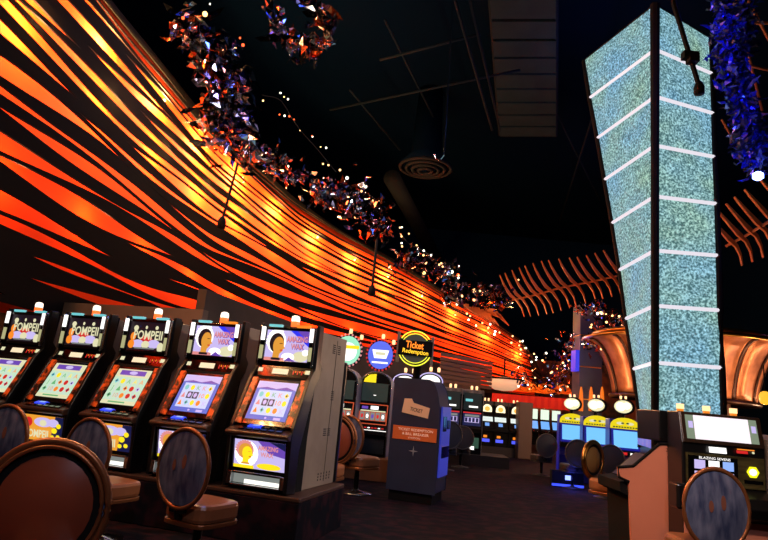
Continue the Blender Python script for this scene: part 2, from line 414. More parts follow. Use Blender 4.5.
for k in range(nrw):
    t0, t1 = k/nrw, (k+.86)/nrw
    q = [P0.lerp(P3, t0), P1.lerp(P2, t0), P1.lerp(P2, t1), P0.lerp(P3, t1)]
    b.add([v-P0 for v in q]+[v-P0+Vector((0, 0, .08)) for v in q], [(0, 1, 2, 3), (7, 6, 5, 4), (0, 4, 5, 1), (1, 5, 6, 2), (2, 6, 7, 3), (3, 7, 4, 0)])
b.build('corrugated_sheet', PANM, cp)
b = MB(); b.tube([Vector((0, 0, .12)), P3-P0+Vector((0, 0, .12))], .06); b.tube([P1-P0+Vector((0, 0, .1)), P2-P0+Vector((0, 0, .1))], .06)
b.build('side_beam', STEEL, cp)
def hanger(a, head, Y, label, r=.024, up=True, hs=1.):
    p = at_y(*head, Y); q = at_y(*a, Y+.15)
    root = thing('hanging_spotlight', label, 'hanging light', p)
    pts = [Vector((0, 0, 0)), q-p]
    if up: pts.append(q-p+Vector((0, .1, 11.5-q.z)))
    b = MB(); b.tube(pts, r, 6); b.build('rod', MATT, root)
    b = MB(); b.lathe([(.03*hs, -.14*hs), (.07*hs, -.13*hs), (.075*hs, -.02*hs), (.05*hs, .05*hs), (.02*hs, .08*hs)], 10); b.build('lamp_head', MATT, root, True)
    return root
hanger((238, 163), (222, 221), 9.6, 'black rod lamp hanging in front of the orange wall, below the largest garland', up=False)
hanger((377, 240), (372, 289), 14.5, 'smaller black rod lamp hanging before the orange wall, below the second garland', r=.035, up=False, hs=1.3)
h = hanger((674, 5), (699, 86), 7, 'black jointed lamp rod hanging in front of the glass tower', .035, hs=.9)
b = MB(); b.T = Matrix.Translation(at_y(690, 56, 7)-at_y(699, 86, 7)); b.box(-.1, .1, -.05, .05, -.05, .05); b.box(-.03, .1, -.06, .06, -.1, .02); b.build('clamp', MATT, h)
p = at_y(441, 155, 12)
b = MB(); b.tube([(.0, 0, 11.5-p.z), (.06, 0, .15), (.06, 0, 0), (.0, 0, -.1), (-.1, 0, -.1), (-.14, 0, 0)], .02, 6)
tag(b.build('hook', CHROME, loc=p), 'steel hook on a thin wire below the ceiling, centre of the photo', 'hook')
# ============================================================ LEFT BANK OF VIDEO SLOTS
TRIM = noise_mat('amber_flecked_trim', (30, 14, 8), (230, 84, 24), 14, .3, stops=(.44, .6))
nb = TRIM.node_tree.nodes['Principled BSDF']
TRIM.node_tree.links.new(nb.inputs['Base Color'].links[0].from_socket, nb.inputs['Emission Color']); nb.inputs['Emission Strength'].default_value = .38
DECK = noise_mat('walnut_deck', (40, 24, 18), (70, 44, 32), 6, .3)
GLOSS = mat('gloss_black', (8, 8, 10), .12, coat=.5)
def art_face(pl, b, cx, cy, s, mi_skin, mi_hair, mi_white, mi_red):
    pl.ell(b, cx-.012*s, cy+.02*s, .088*s, .098*s, .003, mi_white); 
    for k in range(9):
        t = radians(60+k*16); pl.ell(b, cx-.012*s+.088*s*cos(t), cy+.02*s+.098*s*sin(t), .012*s, .012*s, .0035, mi_white)
    pl.ell(b, cx-.008*s, cy+.01*s, .07*s, .084*s, .004, mi_hair)
    pl.ell(b, cx+.012*s, cy-.012*s, .052*s, .074*s, .005, mi_skin)
    pl.poly(b, [(cx+.055*s, cy-.01*s), (cx+.078*s, cy-.035*s), (cx+.055*s, cy-.04*s)], .005, mi_skin)
    pl.poly(b, [(cx-.03*s, cy-.05*s), (cx+.03*s, cy-.07*s), (cx+.025*s, cy-.12*s), (cx-.035*s, cy-.12*s)], .0045, mi_skin)
    pl.rect(b, cx+.02*s, cy+.002*s, cx+.048*s, cy+.008*s, .006, mi_hair)
    pl.rect(b, cx+.03*s, cy-.056*s, cx+.056*s, cy-.046*s, .006, mi_red)
    pl.rect(b, cx-.045*s, cy-.135*s, cx+.04*s, cy-.115*s, .0055, mi_hair)
SYM = [RD, YE, LP, GR, OR, PINK, TEAL, BL]
def symbols(pl, b, a0, b0, a1, b1, nx, ny, base, seed, dark=()):
    rnd = random.Random(seed)
    for i in range(nx):
        for j in range(ny):
            ca = a0+(a1-a0)*(i+.5)/nx; cb = b0+(b1-b0)*(j+.5)/ny; w = (a1-a0)/nx*.34; h = (b1-b0)/ny*.36
            c = base+rnd.randrange(7)
            if (i, j) in dark:
                pl.rect(b, ca-w*1.3, cb-h*1.25, ca+w*1.3, cb+h*1.25, .004, base+8); pl.ell(b, ca, cb, w*.8, h*.9, .005, base+2); continue
            k = rnd.randrange(4)
            if k == 0: pl.ell(b, ca, cb, w, h, .004, c, 10)
            elif k == 1: pl.text(b, rnd.choice(['10', 'J', 'Q', 'K', 'A', '9']), ca, cb-h*.8, h*2.4, .004, c)
            elif k == 2: pl.poly(b, [(ca-w, cb-h), (ca+w, cb-h), (ca, cb+h)], .004, c)
            else: pl.poly(b, [(ca-w, cb), (ca, cb-h), (ca+w, cb), (ca, cb+h)], .004, c); pl.ell(b, ca, cb, w*.4, h*.4, .005, base+8, 8)
def video_slot(kind, label, group):
    # local frame: x across, -y towards the player, z up from the plinth top
    root = thing('slot_machine', label, 'slot machine', group=group)
    b = MB(); b.prism([(.36, 0), (.36, 1.60), (-.43, 1.60), (-.45, 1.16), (-.52, .62), (-.62, .02), (-.62, 0)], -.285, .285)
    b.build('cabinet', BEIGE, root, bevel=.008)
    b = MB()
    for x in (-.2865, .2865):
        for (y, z, n) in ((.02, 1.42, 5), (.16, 1.42, 5), (.1, .95, 5), (.0, .6, 4), (.1, .6, 4)):
            for k in range(n): b.box(x-.001, x+.001, y-.035, y+.035, z+k*.02, z+k*.02+.01)
        for k in range(5):
            for j in range(3): b.box(x-.001, x+.001, .22-k*.07, .24-k*.07, .07+j*.035, .09+j*.035)
        b.box(x-.0015, x+.0015, .09, .095, .05, 1.56)
    b.build('vents', VENT, root)
    b = MB(); b.box(-.29, .30, .36, .43, 0, 1.36); b.build('rear_cover', BLACK, root, bevel=.02)
    b = MB()                                  # black side wings following the sloping front
    for x in (-.32, .285):
        b.prism([(-.36, 1.64), (-.46, 1.64), (-.47, 1.22), (-.56, 1.12), (-.78, .68), (-.80, .60), (-.78, .02), (-.60, .0), (-.62, .45), (-.54, .7), (-.42, 1.05), (-.33, 1.14), (-.30, 1.24), (-.36, 1.30)], x, x+.035)
    b.split('side_wing', BLACK, root, bevel=.006)
    b = MB(); b.prism([(-.30, 1.62), (-.44, 1.62), (-.455, 1.2), (-.52, 1.10), (-.74, .66), (-.80, .62), (-.72, .54), (-.72, .0), (-.4, 0), (-.4, .6)], -.286, .286)
    b.build('front_shell', MATT, root)
    # top box
    tp = Plane((0, -.468, 1.27), (1, 0, 0), (0, .02, 1))
    b = MB(); tp.slab(b, -.285, .0, -.235, .33, 0, .03); tp.slab(b, .235, 0, .285, .33, 0, .03); tp.slab(b, -.235, .305, .235, .335, 0, .02); tp.slab(b, -.235, -.02, .235, .01, 0, .02)
    b.build('screen_frame', GLOSS, root, bevel=.004)
    b = MB()
    if kind == 'pompeii':
        mats = [DKP, YE, LP, OR, CREAM, RD, NAVY, GREY]
        tp.rect(b, -.235, .01, .235, .305, .008, 0)
        tp.ell(b, -.15, .24, .03, .028, .012, 4); tp.ell(b, -.02, .25, .014, .018, .012, 4); tp.ell(b, .11, .25, .02, .02, .012, 4); tp.ell(b, -.1, .26, .01, .01, .012, 6)
        tp.ell(b, -.17, .15, .035, .045, .012, 3); tp.ell(b, .0, .11, .08, .06, .011, 5)
        tp.ell(b, -.1, .075, .08, .045, .013, 2); tp.ell(b, .1, .08, .08, .045, .013, 2); tp.ell(b, 0, .07, .05, .04, .014, 4)
        tp.ell(b, -.18, .07, .04, .045, .0135, 3); tp.ell(b, .19, .05, .04, .05, .0135, 4)
        tp.rect(b, -.13, .025, .12, .04, .015, 7)
        sc = b.build('top_screen', mats, root)
        b = MB(); tp.text(b, 'POMPEII', .02, .125, .13, .02, 0, bold=.02, width=.36); b.build('lettering', CREAM, sc)
    else:
        mats = [LP, W, SKIN, DKP, BL, CREAM, RD, PU, PINK]
        tp.rect(b, -.235, .01, .235, .305, .008, 0)
        tp.poly(b, [(.02, .305), (.235, .305), (.235, .15)], .009, 4); tp.poly(b, [(.09, .305), (.235, .305), (.235, .2)], .0095, 7)
        tp.ell(b, .15, .06, .08, .05, .0095, 5); tp.ell(b, .02, .05, .07, .04, .0095, 1); tp.ell(b, .2, .1, .035, .03, .0098, 1)
        tp.rect(b, -.235, .01, -.02, .04, .0098, 8); tp.poly(b, [(-.02, .01), (.1, .01), (.03, .05)], .01, 7)
        pl2 = Plane(tp.p(0, 0, .01), tp.u, tp.v)
        art_face(pl2, b, -.105, .17, 1.15, 2, 3, 1, 6)
        sc = b.build('top_screen', mats, root)
        b = MB(); tp.text(b, 'AMAZING', .105, .2, .075, .02, 0, bold=.03, width=.22); tp.text(b, 'WAX', .11, .13, .075, .02, 0, bold=.03, width=.13); 
        tp.text(b, 'AMAZING', .11, .195, .075, .018, 1, bold=.04, width=.235); tp.text(b, 'WAX', .115, .125, .075, .018, 1, bold=.04, width=.145); b.build('lettering', [PINK, PU], sc)
    # lit chrome corners, side fillets
    b = MB()
    for sx in (-1, 1):
        tp.slab(b, sx*.26-.018, .20, sx*.26+.018, .33, .03, .05, 0)
        tp.slab(b, sx*.262-.016, .02, sx*.262+.016, .15, .03, .045, 1)
        tp.slab(b, sx*.15-.075, .34, sx*.15+.065, .362, -.03, .012, 2 if kind == 'pompeii' or sx < 0 else 3)
    b.split('corner_light', [W, em('fillet_cream', (210, 205, 150), .7), TEAL, OR], root)
    b = MB(); tp.slab(b, -.3, -.03, -.28, .34, .0, .045); tp.slab(b, .28, -.03, .3, .34, 0, .045); b.split('chrome_edge', CHROME, root, bevel=.004)
    # topper lamp
    b = MB(); b.lathe([(.04, 1.60), (.042, 1.675), (.036, 1.68)], 12, c=(.0, -.36, 0)); lp = b.build('topper_lamp', em('lamp_red_orange', (255, 90, 35), 2.5), root, True)
    b = MB(); b.lathe([(.04, 1.68), (.043, 1.70), (.038, 1.73), (.02, 1.74)], 12, c=(.0, -.36, 0)); b.build('lamp_top', em('lamp_white_hot', (255, 236, 215), 1.8), lp, True)
    # info strip
    ip = Plane((0, -.456, 1.13), (1, -0, 0), (0, .02, 1))
    ip = Plane((0, -.49, 1.125), (1, 0, 0), (0, .35, .93))
    b = MB(); ip.slab(b, -.28, -.01, .28, .11, -.03, .012); b.build('info_bar', GLOSS, root)
    b = MB(); ip.rect(b, -.12, .025, .05, .08, .016, 0); b.build('meter_display', em('meter_cream', (250, 225, 185) if kind != 'pompeii' else (215, 205, 190), 1.1), root)
    b = MB()
    for k in range(6): ip.rect(b, .10+.022*k, .03+.02*(k % 2), .112+.022*k, .07, .016, k % 2)
    b.split('indicator', [RD, OR], root)
    b = MB()
    for sx in (-1, 1): ip.rect(b, sx*.25-.025, .04, sx*.25+.025, .08, .016)
    b.split('marker_light', CREAM, root)
    # main screen
    a0 = Vector((0, -.745, .70)); a1 = Vector((0, -.53, 1.10)); H = (a1-a0).length
    mp = Plane(a0, (1, 0, 0), a1-a0)
    b = MB(); mp.slab(b, -.285, -.02, .285, H, -.04, .0); b.build('screen_bezel', GLOSS, root, bevel=.004)
    b = MB()
    for sx in (-1, 1): mp.slab(b, sx*.255-.028, -.02, sx*.255+.028, H, 0, .02)
    b.split('amber_trim', TRIM, root)
    b = MB()
    if kind == 'pompeii':
        mats = [em('screen_mint', (205, 235, 205), .95), CREAM, PU, LP, GR]+SYM+[NAVY]
        mp.rect(b, -.205, .03, .205, H-.03, .004, 0); mp.rect(b, -.205, H-.12, .205, H-.03, .006, 1); mp.rect(b, -.16, H-.1, .15, H-.045, .008, 2); mp.ell(b, 0, H-.072, .05, .02, .009, 3)
        mp.rect(b, -.205, .03, .205, .07, .006, 1); mp.rect(b, -.12, .045, .08, .06, .008, 4)
        for k in range(1, 5): mp.rect(b, -.2+.08*k-.002, .08, -.2+.08*k+.002, H-.13, .006, 3)
        pz = Plane(mp.p(0, 0, .004), mp.u, mp.v); symbols(pz, b, -.19, .085, .19, H-.13, 5, 3, 5, 11)
    else:
        mats = [em('screen_pale', (205, 218, 255), 1.), em('screen_sky', (80, 110, 215), .95), PU, LP, TEAL]+SYM+[NAVY]
        mp.rect(b, -.205, .03, .205, H-.03, .004, 1); mp.rect(b, -.205, H-.11, .205, H-.03, .006, 3); mp.poly(b, [(-.205, H-.11), (-.1, H-.09), (.0, H-.105), (.1, H-.08), (.205, H-.11)], .007, 2)
        mp.rect(b, -.17, .075, .17, H-.12, .006, 0); mp.rect(b, .08, .035, .15, .06, .008, 3); mp.ell(b, 0, .05, .012, .01, .008, 3)
        pz = Plane(mp.p(0, 0, .004), mp.u, mp.v); symbols(pz, b, -.165, .085, .165, H-.13, 5, 3, 5, 5, ((1, 1), (2, 1)))
    b.build('game_screen', mats, root)
    # deck
    b = MB(); b.prism([(-.70, .68), (-.86, .625), (-.87, .60), (-.84, .575), (-.70, .57)], -.315, .315); dk = b.build('button_deck', DECK, root, bevel=.01)
    dp = Plane((0, -.86, .626), (1, 0, 0), (0, .945, .325))
    b = MB()
    for k in range(6): dp.slab(b, -.20+.075*k, .03, -.145+.075*k, .065, 0, .012, 0); dp.slab(b, -.20+.075*k, .085, -.145+.075*k, .12, 0, .012, 0)
    b.split('button', GLOSS, dk)
    b = MB(); dp.slab(b, -.13, .07, .0, .15, 0, .02, 0); dp.rect(b, -.09, .09, -.02, .12, .021, 1); b.build('bill_slot', [em('slot_blue', (50, 70, 230), 1.3), LB], dk)
    # belly
    bp = Plane((0, -.722, .22), (1, 0, 0), (0, -.01, 1))
    bp = Plane((0, -.725, .21), (1, 0, 0), (0, -.12, .99))
    b = MB(); bp.slab(b, -.285, -.01, .285, .35, -.05, 0); bp.slab(b, -.285, -.01, -.26, .35, 0, .015); bp.slab(b, .26, -.01, .285, .35, 0, .015); b.build('belly_frame', GLOSS, root)
    b = MB()
    if kind == 'pompeii':
        mats = [em('belly_orange', (240, 160, 50), 1.), YE, LP, RD, CREAM, NAVY]
        bp.rect(b, -.255, .02, .255, .33, .004, 0); bp.poly(b, [(.1, .02), (.255, .02), (.255, .33), (.15, .33)], .006, 5); bp.ell(b, 0, .25, .12, .06, .007, 2); bp.ell(b, -.19, .24, .05, .06, .007, 3)
        bp.ell(b, .13, .25, .07, .05, .0075, 2); bp.ell(b, 0, .24, .045, .04, .0085, 4)
        for (x, z, r) in ((.15, .16, .035), (.2, .22, .03), (.2, .09, .025), (.13, .08, .025)): bp.ell(b, x, z, r, r, .009, 1)
        be = b.build('belly_glass', mats, root)
        b = MB(); bp.text(b, 'POMPEII', -.07, .06, .13, .012, 0, bold=.03, width=.3); b.build('lettering', CREAM, be)
    else:
        mats = [LP, PINK, SKIN, DKP, PU, YE, RD, W, NAVY]
        bp.rect(b, -.255, .02, .255, .33, .004, 0); bp.poly(b, [(-.02, .33), (.255, .33), (.255, .17), (.1, .2)], .005, 4); bp.poly(b, [(.1, .33), (.255, .33), (.255, .25)], .006, 8)
        bp.ell(b, -.13, .18, .12, .145, .006, 7); bp.ell(b, .1, .06, .12, .035, .007, 5); bp.rect(b, -.255, .02, -.05, .055, .0075, 5)
        art_face(Plane(bp.p(0, 0, .006), bp.u, bp.v), b, -.13, .2, 1.0, 5, 2, 1, 6)
        be = b.build('belly_glass', mats, root)
        b = MB(); bp.text(b, 'AMAZING', .09, .235, .07, .012, 0, bold=.03, width=.2); bp.text(b, 'WAX', .08, .165, .07, .012, 0, bold=.03, width=.13); b.build('lettering', PINK, be)
    # tray
    b = MB(); b.box(-.285, -.24, -.78, -.70, .05, .19); b.box(.24, .285, -.78, -.70, .05, .19); b.box(-.24, .24, -.78, -.70, .04, .06); b.box(-.24, .24, -.76, -.70, .165, .19)
    tr = b.build('coin_tray', CHROME, root, bevel=.005)
    b = MB(); b.box(-.24, .24, -.728, -.722, .065, .16, 1); b.box(-.13, .22, -.731, -.727, .065, .11, 0); b.build('tray_light', [em('tray_white', (255, 250, 240), 1.3), GREY], tr)
    for q in root.children_recursive:
        if q.type == 'MESH':
            for v in q.data.vertices: v.co.z = v.co.z*.79 if v.co.z < .57 else v.co.z-.12
    return root
BANKDIR = Vector((3.06, -.9, 0)).normalized()
RZ = atan2(BANKDIR.y, BANKDIR.x)
NRM = Vector((BANKDIR.y, -BANKDIR.x, 0))        # towards the players
M5 = Vector((-.715, 6.20, .42))                   # rear centre of the rightmost one
lab = {4: 'slot machine with woman in headdress on its screen, rightmost of left bank, grey side showing',
       3: 'slot machine with woman in headdress on its screen, second from right in left bank',
       2: 'slot machine reading POMPEII, right one of three, beside the woman in headdress machines',
       1: 'slot machine reading POMPEII, middle one of the three at the left',
       0: 'slot machine reading POMPEII, cut by the left edge of the photo'}
protoQ = video_slot('queen', lab[4], 'video slot machines of the left bank')
protoP = video_slot('pompeii', lab[2], 'video slot machines of the left bank')
SP = .80
for k in range(5):
    o = {4: protoQ, 2: protoP}.get(k) or copy_tree(protoQ if k == 3 else protoP)
    place(o, M5-BANKDIR*SP*(4-k), RZ-.04, lab[k])
pz = M5+NRM*.42-BANKDIR*SP*2.6; pz.z = 0
b = MB(); b.box(-1.75, 2.5, -.38, .8, 0, .38, 0); b.box(-1.75, 2.5, -.38, .8, .38, .42, 1)
o = b.build('machine_plinth', [CARPET, mat('plinth_edge', (60, 36, 28), .5)], bevel=.01); place(o, pz, RZ); tag(o, 'low carpeted plinth under the five video slot machines at the left', 'plinth')
# ============================================================ STOOLS
SHELL = mat('brown_leather', (132, 62, 40), .34, coat=.3); SEATM = mat('tan_leather', (150, 92, 58), .35, coat=.3); RIMM = mat('copper_rim', (150, 92, 56), .35, .6)
FAB = noise_mat('blue_grey_fabric', (34, 46, 82), (98, 104, 132), 9, .9, 0, 3, (.35, .7), stretch=(1.6, 1, .5))
FAB2 = mat('rust_motif', (110, 62, 48), .9); POLE = mat('stool_black_metal', (24, 24, 26), .3, .6); GREYF = mat('grey_fabric', (60, 60, 68), .9)
def stool(label, group, w=.265, h=.272, zc=.72, front=SHELL, rear=FAB, zs=.48, rimm=None):
    """local: back plate rear faces +y; seat in front at -y"""
    root = thing('casino_stool', label, 'chair', group=group)
    def dome(sgn, rmax, hmax, bulge, y0):
        vs = [(0, y0+sgn*bulge, zc)]; fs = []; k = 28; n = 5
        for i in range(1, n+1):
            q = i/n
            for j in range(k): vs.append((rmax*q*cos(2*pi*j/k), y0+sgn*bulge*(1-q*q), zc+hmax*q*sin(2*pi*j/k)))
        for j in range(k): fs.append((0, 1+j, 1+(j+1) % k))
        for i in range(n-1):
            for j in range(k): fs.append((1+i*k+j, 1+(i+1)*k+j, 1+(i+1)*k+(j+1) % k, 1+i*k+(j+1) % k))
        return vs, fs
    bk = MB()
    bk.tube([(w*cos(2*pi*j/48), 0, zc+h*sin(2*pi*j/48)) for j in range(48)], .017, 8, closed=True)
    bk.tube([((w-.023)*cos(2*pi*j/48), -.014, zc+(h-.023)*sin(2*pi*j/48)) for j in range(48)], .010, 6, closed=True)
    rim = bk.build('back_rim', RIMM if rear is FAB else mat('grey_rim', (70, 66, 66), .5), root, True)
    if rimm: rim.data.materials[0] = rimm
    b = MB(); b.add(*dome(-1, w-.024, h-.024, .0, -.002)); b.build('back_board', MATT, root)
    b = MB(); b.add(*dome(-1, w-.062, h-.062, .05, -.004)); b.build('back_pad', front, root, True, label='brown leather inner face of the backrest')
    b = MB(); b.add(*dome(1, w-.012, h-.012, .03, .004), 0)
    ro = b.build('back_cover', rear, root, True, label='patterned blue grey fabric on the rear of the backrest')
    if rear is FAB:
        b = MB()
        for (x, z, rx, rz) in ((-.04, .05, .022, .05), (.06, .02, .02, .04)):
            b.add([(x+rx*cos(2*pi*j/12), .004+.03*(1-((x+rx*cos(2*pi*j/12))/w)**2-((z+rz*sin(2*pi*j/12))/h)**2)+.004, zc+z+rz*sin(2*pi*j/12)) for j in range(12)], [list(range(12))])
        b.split('motif', FAB2, ro)
    b = MB(); b.tube([(0, .0, zc-h-.01), (0, -.01, zs-.09), (0, -.12, zs-.12)], .022, 8); b.box(-.07, .07, -.03, .01, zc-h-.03, zc-h+.02); b.build('back_bracket', POLE, root)
    b = MB(); n = 20; pts = []
    for j in range(n):
        t = 2*pi*j/n; c_, s_ = cos(t), sin(t); e = .45
        pts.append((.225*abs(c_)**e*(1 if c_ > 0 else -1), -.27+.225*abs(s_)**e*(1 if s_ > 0 else -1)))
    b.poly_prism(pts, zs-.13, zs); b.build('seat', SEATM, root, bevel=.03, label='tan leather seat cushion')
    b = MB(); b.poly_prism([(x*1.02, (y+.27)*1.02-.27) for x, y in pts], zs-.16, zs-.128); b.build('seat_frame', RIMM, root, bevel=.006)
    b = MB(); b.lathe([(.035, .02), (.035, zs-.15)], 14, c=(0, -.25, 0)); b.build('pole', POLE, root, True)
    b = MB(); b.lathe([(.22, 0), (.22, .015), (.05, .04), (.04, .06)], 20, c=(0, -.25, 0)); b.build('base', CHROME, root, True)
    return root
st = stool('oval-backed casino stool with patterned rear, before the second left bank machine from the right', 'casino stools at the left bank')
place(st, at_y(184, 462, 4.4)-Vector((0, 0, .745)), radians(180-30)); st.scale = (.93, .93, .98)
def st_copy(px, py, Y, rz, label, group=None, zc=.70, src=st, sc=1.):
    c = copy_tree(src); q = at_y(px, py, Y); place(c, (q.x, q.y, 0), radians(rz+(180 if src is not st else 0)), label, group or src.get('group')); c.scale = (sc,)*3; return c
st.location.z = 0
st_copy(88, 447, 4.95, 180-26, 'oval-backed casino stool with patterned rear, second from the left photo edge', sc=.95)
st_copy(3, 440, 5.2, 180-20, 'oval-backed casino stool cut by the left edge of the photo, behind the big near chair', sc=.98)
c = st_copy(39, 530, 2.76, 8, 'large near casino stool showing its round brown leather backrest, cut by the lower left corner', 'casino stools showing the brown inner face', sc=1.0)
c = st_copy(716, 495, 4.5, 180, 'oval-backed casino stool with patterned rear before the black machine at the right edge', 'casino stools at the right', sc=1.22)
c.scale = (.9, .9, 1.03)
gst = st_copy(335, 441, 7.5, -25, 'casino stool with gold brown backrest, half hidden behind the left bank grey side', 'casino stools showing the brown inner face', sc=1.08)
tst = stool('tall casino stool with gold rimmed oval backrest, beside the salmon sided machine', 'casino stools showing the brown inner face', w=.2, h=.2, zc=.86, zs=.69, front=mat('olive_leather', (112, 84, 48), .4), rimm=GOLD); q = at_y(593, 459, 6.8); place(tst, (q.x, q.y, 0), radians(38))
c = st_copy(348, 438, 8.5, 140, 'dim casino stool behind the gold brown one, before the reel machine with the blue sign', 'casino stools among the middle rows', sc=1.05)
sg = stool('grey casino stool at the nearest machine of the far left row', 'grey stools among the far rows', rear=GREYF)
for ch in sg.children:
    if ch.name.startswith(('seat', 'base')): ch.data.materials[0] = mat('stool_dark', (30, 28, 32), .6)
q = at_y(450, 429, 12.5); place(sg, (q.x, q.y, 0), radians(190))
for px, py, Y, rz, lb in ((463, 429, 13.4, -5, 'grey casino stool, second at the far left row'), (547, 437, 13.2, 10, 'grey casino stool left of the row with yellow arched tops'),
                          (578, 441, 11.4, 5, 'grey casino stool at the leftmost machine with a yellow arched top'), (611, 442, 10.4, 0, 'grey casino stool at the rightmost machine with a yellow arched top')):
    st_copy(px, py, Y, rz, lb, src=sg, sc=.9)
# ============================================================ MIDDLE REEL MACHINES
SIDEL = noise_mat('lavender_side_panel', (120, 112, 130), (134, 126, 142), 4, .5)
OR2 = em('frame_red_orange', (225, 90, 50), .7)
SCRG = mat('screen_off', (62, 74, 70), .15, 0, (40, 50, 46), .6)
WOODP = mat('wood_plinth', (120, 74, 50), .5)
def reel_slot(label, group, face, burst):
    root = thing('slot_machine', label, 'slot machine', group=group)
    arch = [(-.31, 0), (.31, 0), (.31, 1.18)]+[(.31*cos(t*pi/12), 1.18+.24*sin(t*pi/12)) for t in range(1, 12)]+[(-.31, 1.18)]
    b = MB(); n = len(arch)
    b.add([(x, 0, z) for x, z in arch]+[(x, -.5, z) for x, z in arch], [list(range(n)), list(range(2*n-1, n-1, -1))]+[(i, n+i, n+(i+1) % n, (i+1) % n) for i in range(n)])
    b.build('cabinet', SIDEL, root)
    b = MB(); b.prism([(-.48, 1.2), (-.515, 1.2), (-.53, .86), (-.60, .52), (-.72, .44), (-.72, .36), (-.62, .32), (-.60, 0), (-.48, 0)], -.30, .30); b.build('front_shell', MATT, root)
    fp = Plane((0, -.503, 0), (1, 0, 0), (0, 0, 1))
    b = MB(); b.tube([(-.29, -.51, .8), (-.29, -.51, 1.18)]+[(.29*cos(pi-t*pi/12), -.51, 1.18+.22*sin(pi-t*pi/12)) for t in range(1, 12)]+[(.29, -.51, 1.18), (.29, -.51, .8)], .014, 6); b.build('arch_rim', CHROME, root, True)
    b = MB(); fp.ell(b, 0, 1.21, .27, .17, .004, 0, 12, 0, pi)
    fp.poly(b, [(0, 1.22), (0, 1.37), (-.13, 1.35), (-.22, 1.28), (-.24, 1.22)], .0065, 1); b.build('arch_glass', [MATT, YE], root)
    sp = Plane((0, -.535, .9), (1, 0, 0), (0, .035, 1))
    b = MB(); sp.slab(b, -.25, -.0, .25, .31, 0, .01, 0); sp.rect(b, -.02, .1, .03, .112, .012, 1); b.build('upper_display', [SCRG, W], root)
    mp = Plane((0, -.605, .52), (1, 0, 0), (0, .07, .34))
    b = MB()
    for q in ((-.28, 0, .28, .012), (-.28, .33, .28, .342), (-.28, 0, -.265, .34), (.265, 0, .28, .34)): mp.slab(b, *q, 0, .02)
    b.build('reel_frame', OR2, root)
    b = MB(); mp.rect(b, -.26, .06, .26, .21, .004, 0)
    for k in range(5):
        mp.rect(b, -.24+.1*k, .07, -.16+.1*k, .2, .006, 1); mp.ell(b, -.2+.1*k, .135, .025, .035, .008, 2 + k % 3)
    mp.rect(b, -.05, .25, .1, .31, .006, 3); mp.rect(b, -.22, .255, -.1, .3, .006, 4); mp.rect(b, -.24, .215, .24, .235, .006, 5)
    b.build('reel_window', [OR2, GREY, RD, W, PU, CREAM], root)
    b = MB(); b.box(-.3, .3, -.73, -.6, .42, .46, 0)
    for k in range(8): b.box(-.25+.065*k, -.21+.065*k, -.71, -.67, .46, .475, 1 if k % 3 else 2)
    b.build('button_deck', [MATT, RD, W], root)
    b = MB(); b.box(-.3, .3, -.735, -.728, .425, .435); b.build('deck_light_strip', W, root)
    b = MB(); fp2 = Plane((0, -.612, .05), (1, 0, 0), (0, 0, 1)); fp2.slab(b, -.26, 0, .26, .24, 0, .01); b.build('belly_panel', mat('belly_dark', (34, 40, 46), .3), root)
    # round topper
    tp = Plane((0, -.25, 1.72), (1, 0, 0), (0, 0, 1))
    b = MB(); b.tube([(0, -.2, 1.38), (0, -.2, 1.72)], .05, 8); b.add(*ringprism(0, -.2, 1.72, .28, .1)); tq = b.build('topper', MATT, root)
    b = MB(); tp.ell(b, 0, 0, .25, .25, .004, 0, 24)
    if burst == 'blue': tp.poly(b, [(-.17, .09), (.17, .09), (.12, -.06), (-.12, -.06)], .008, 1); tp.rect(b, -.16, -.15, .16, -.12, .008, 1); tp.rect(b, -.1, .0, .1, .05, .01, 2)
    else: tp.ell(b, 0, -.02, .18, .16, .008, 1); tp.rect(b, -.2, .03, .22, .09, .009, 2)
    b.build('topper_face', face, tq)
    for k in range(24):
        t = 2*pi*k/24; b = MB(); b.ball(tuple(tp.p(.275*cos(t), .275*sin(t), .02)), .02, 6); b.build('topper_bulb', RD if burst == 'blue' else PINK, tq, True)
    for x in (.02, .24):
        b = MB(); b.lathe([(.03, 0), (.035, .05), (.028, .08)], 8, c=(x, -.2, 2.02 if x < .1 else 1.93)); b.build('topper_lamp', WARM, root, True)
    return root
def ringprism(cx, cy, cz, r, d, k=24):
    vs = [(cx+r*cos(2*pi*i/k), cy, cz+r*sin(2*pi*i/k)) for i in range(k)]+[(cx+r*cos(2*pi*i/k), cy+d, cz+r*sin(2*pi*i/k)) for i in range(k)]
    return vs, [list(range(k)), list(range(2*k-1, k-1, -1))]+[(i, (i+1) % k, k+(i+1) % k, k+i) for i in range(k)]
g = 'reel slot machines with round toppers'
m7 = reel_slot('arch topped reel machine under a round blue sign with red bulbs, beside the kiosk', g, [em('topper_blue', (90, 110, 235), 1.1), W, CREAM], 'blue')
q = at_y(375, 440, 10.4); place(m7, (q.x, q.y+.5, .36), radians(-8))
m6 = reel_slot('arch topped reel machine under a round white and green sign, behind the left bank', g, [em('topper_green', (150, 225, 190), 1.2), W, YE], 'white')
q = at_y(343, 440, 10.0); place(m6, (q.x-.05, q.y+.5, .36), radians(-8))
m7.scale = m6.scale = (.9, 1, 1)
b = MB(); b.box(-.9, .5, -.78, .3, 0, .36); o = b.build('machine_plinth', WOODP, bevel=.01); q = at_y(368, 440, 10.4); place(o, (q.x, q.y+.5, 0), radians(-8)); tag(o, 'brown wooden plinth under the two reel machines left of the kiosk', 'plinth')
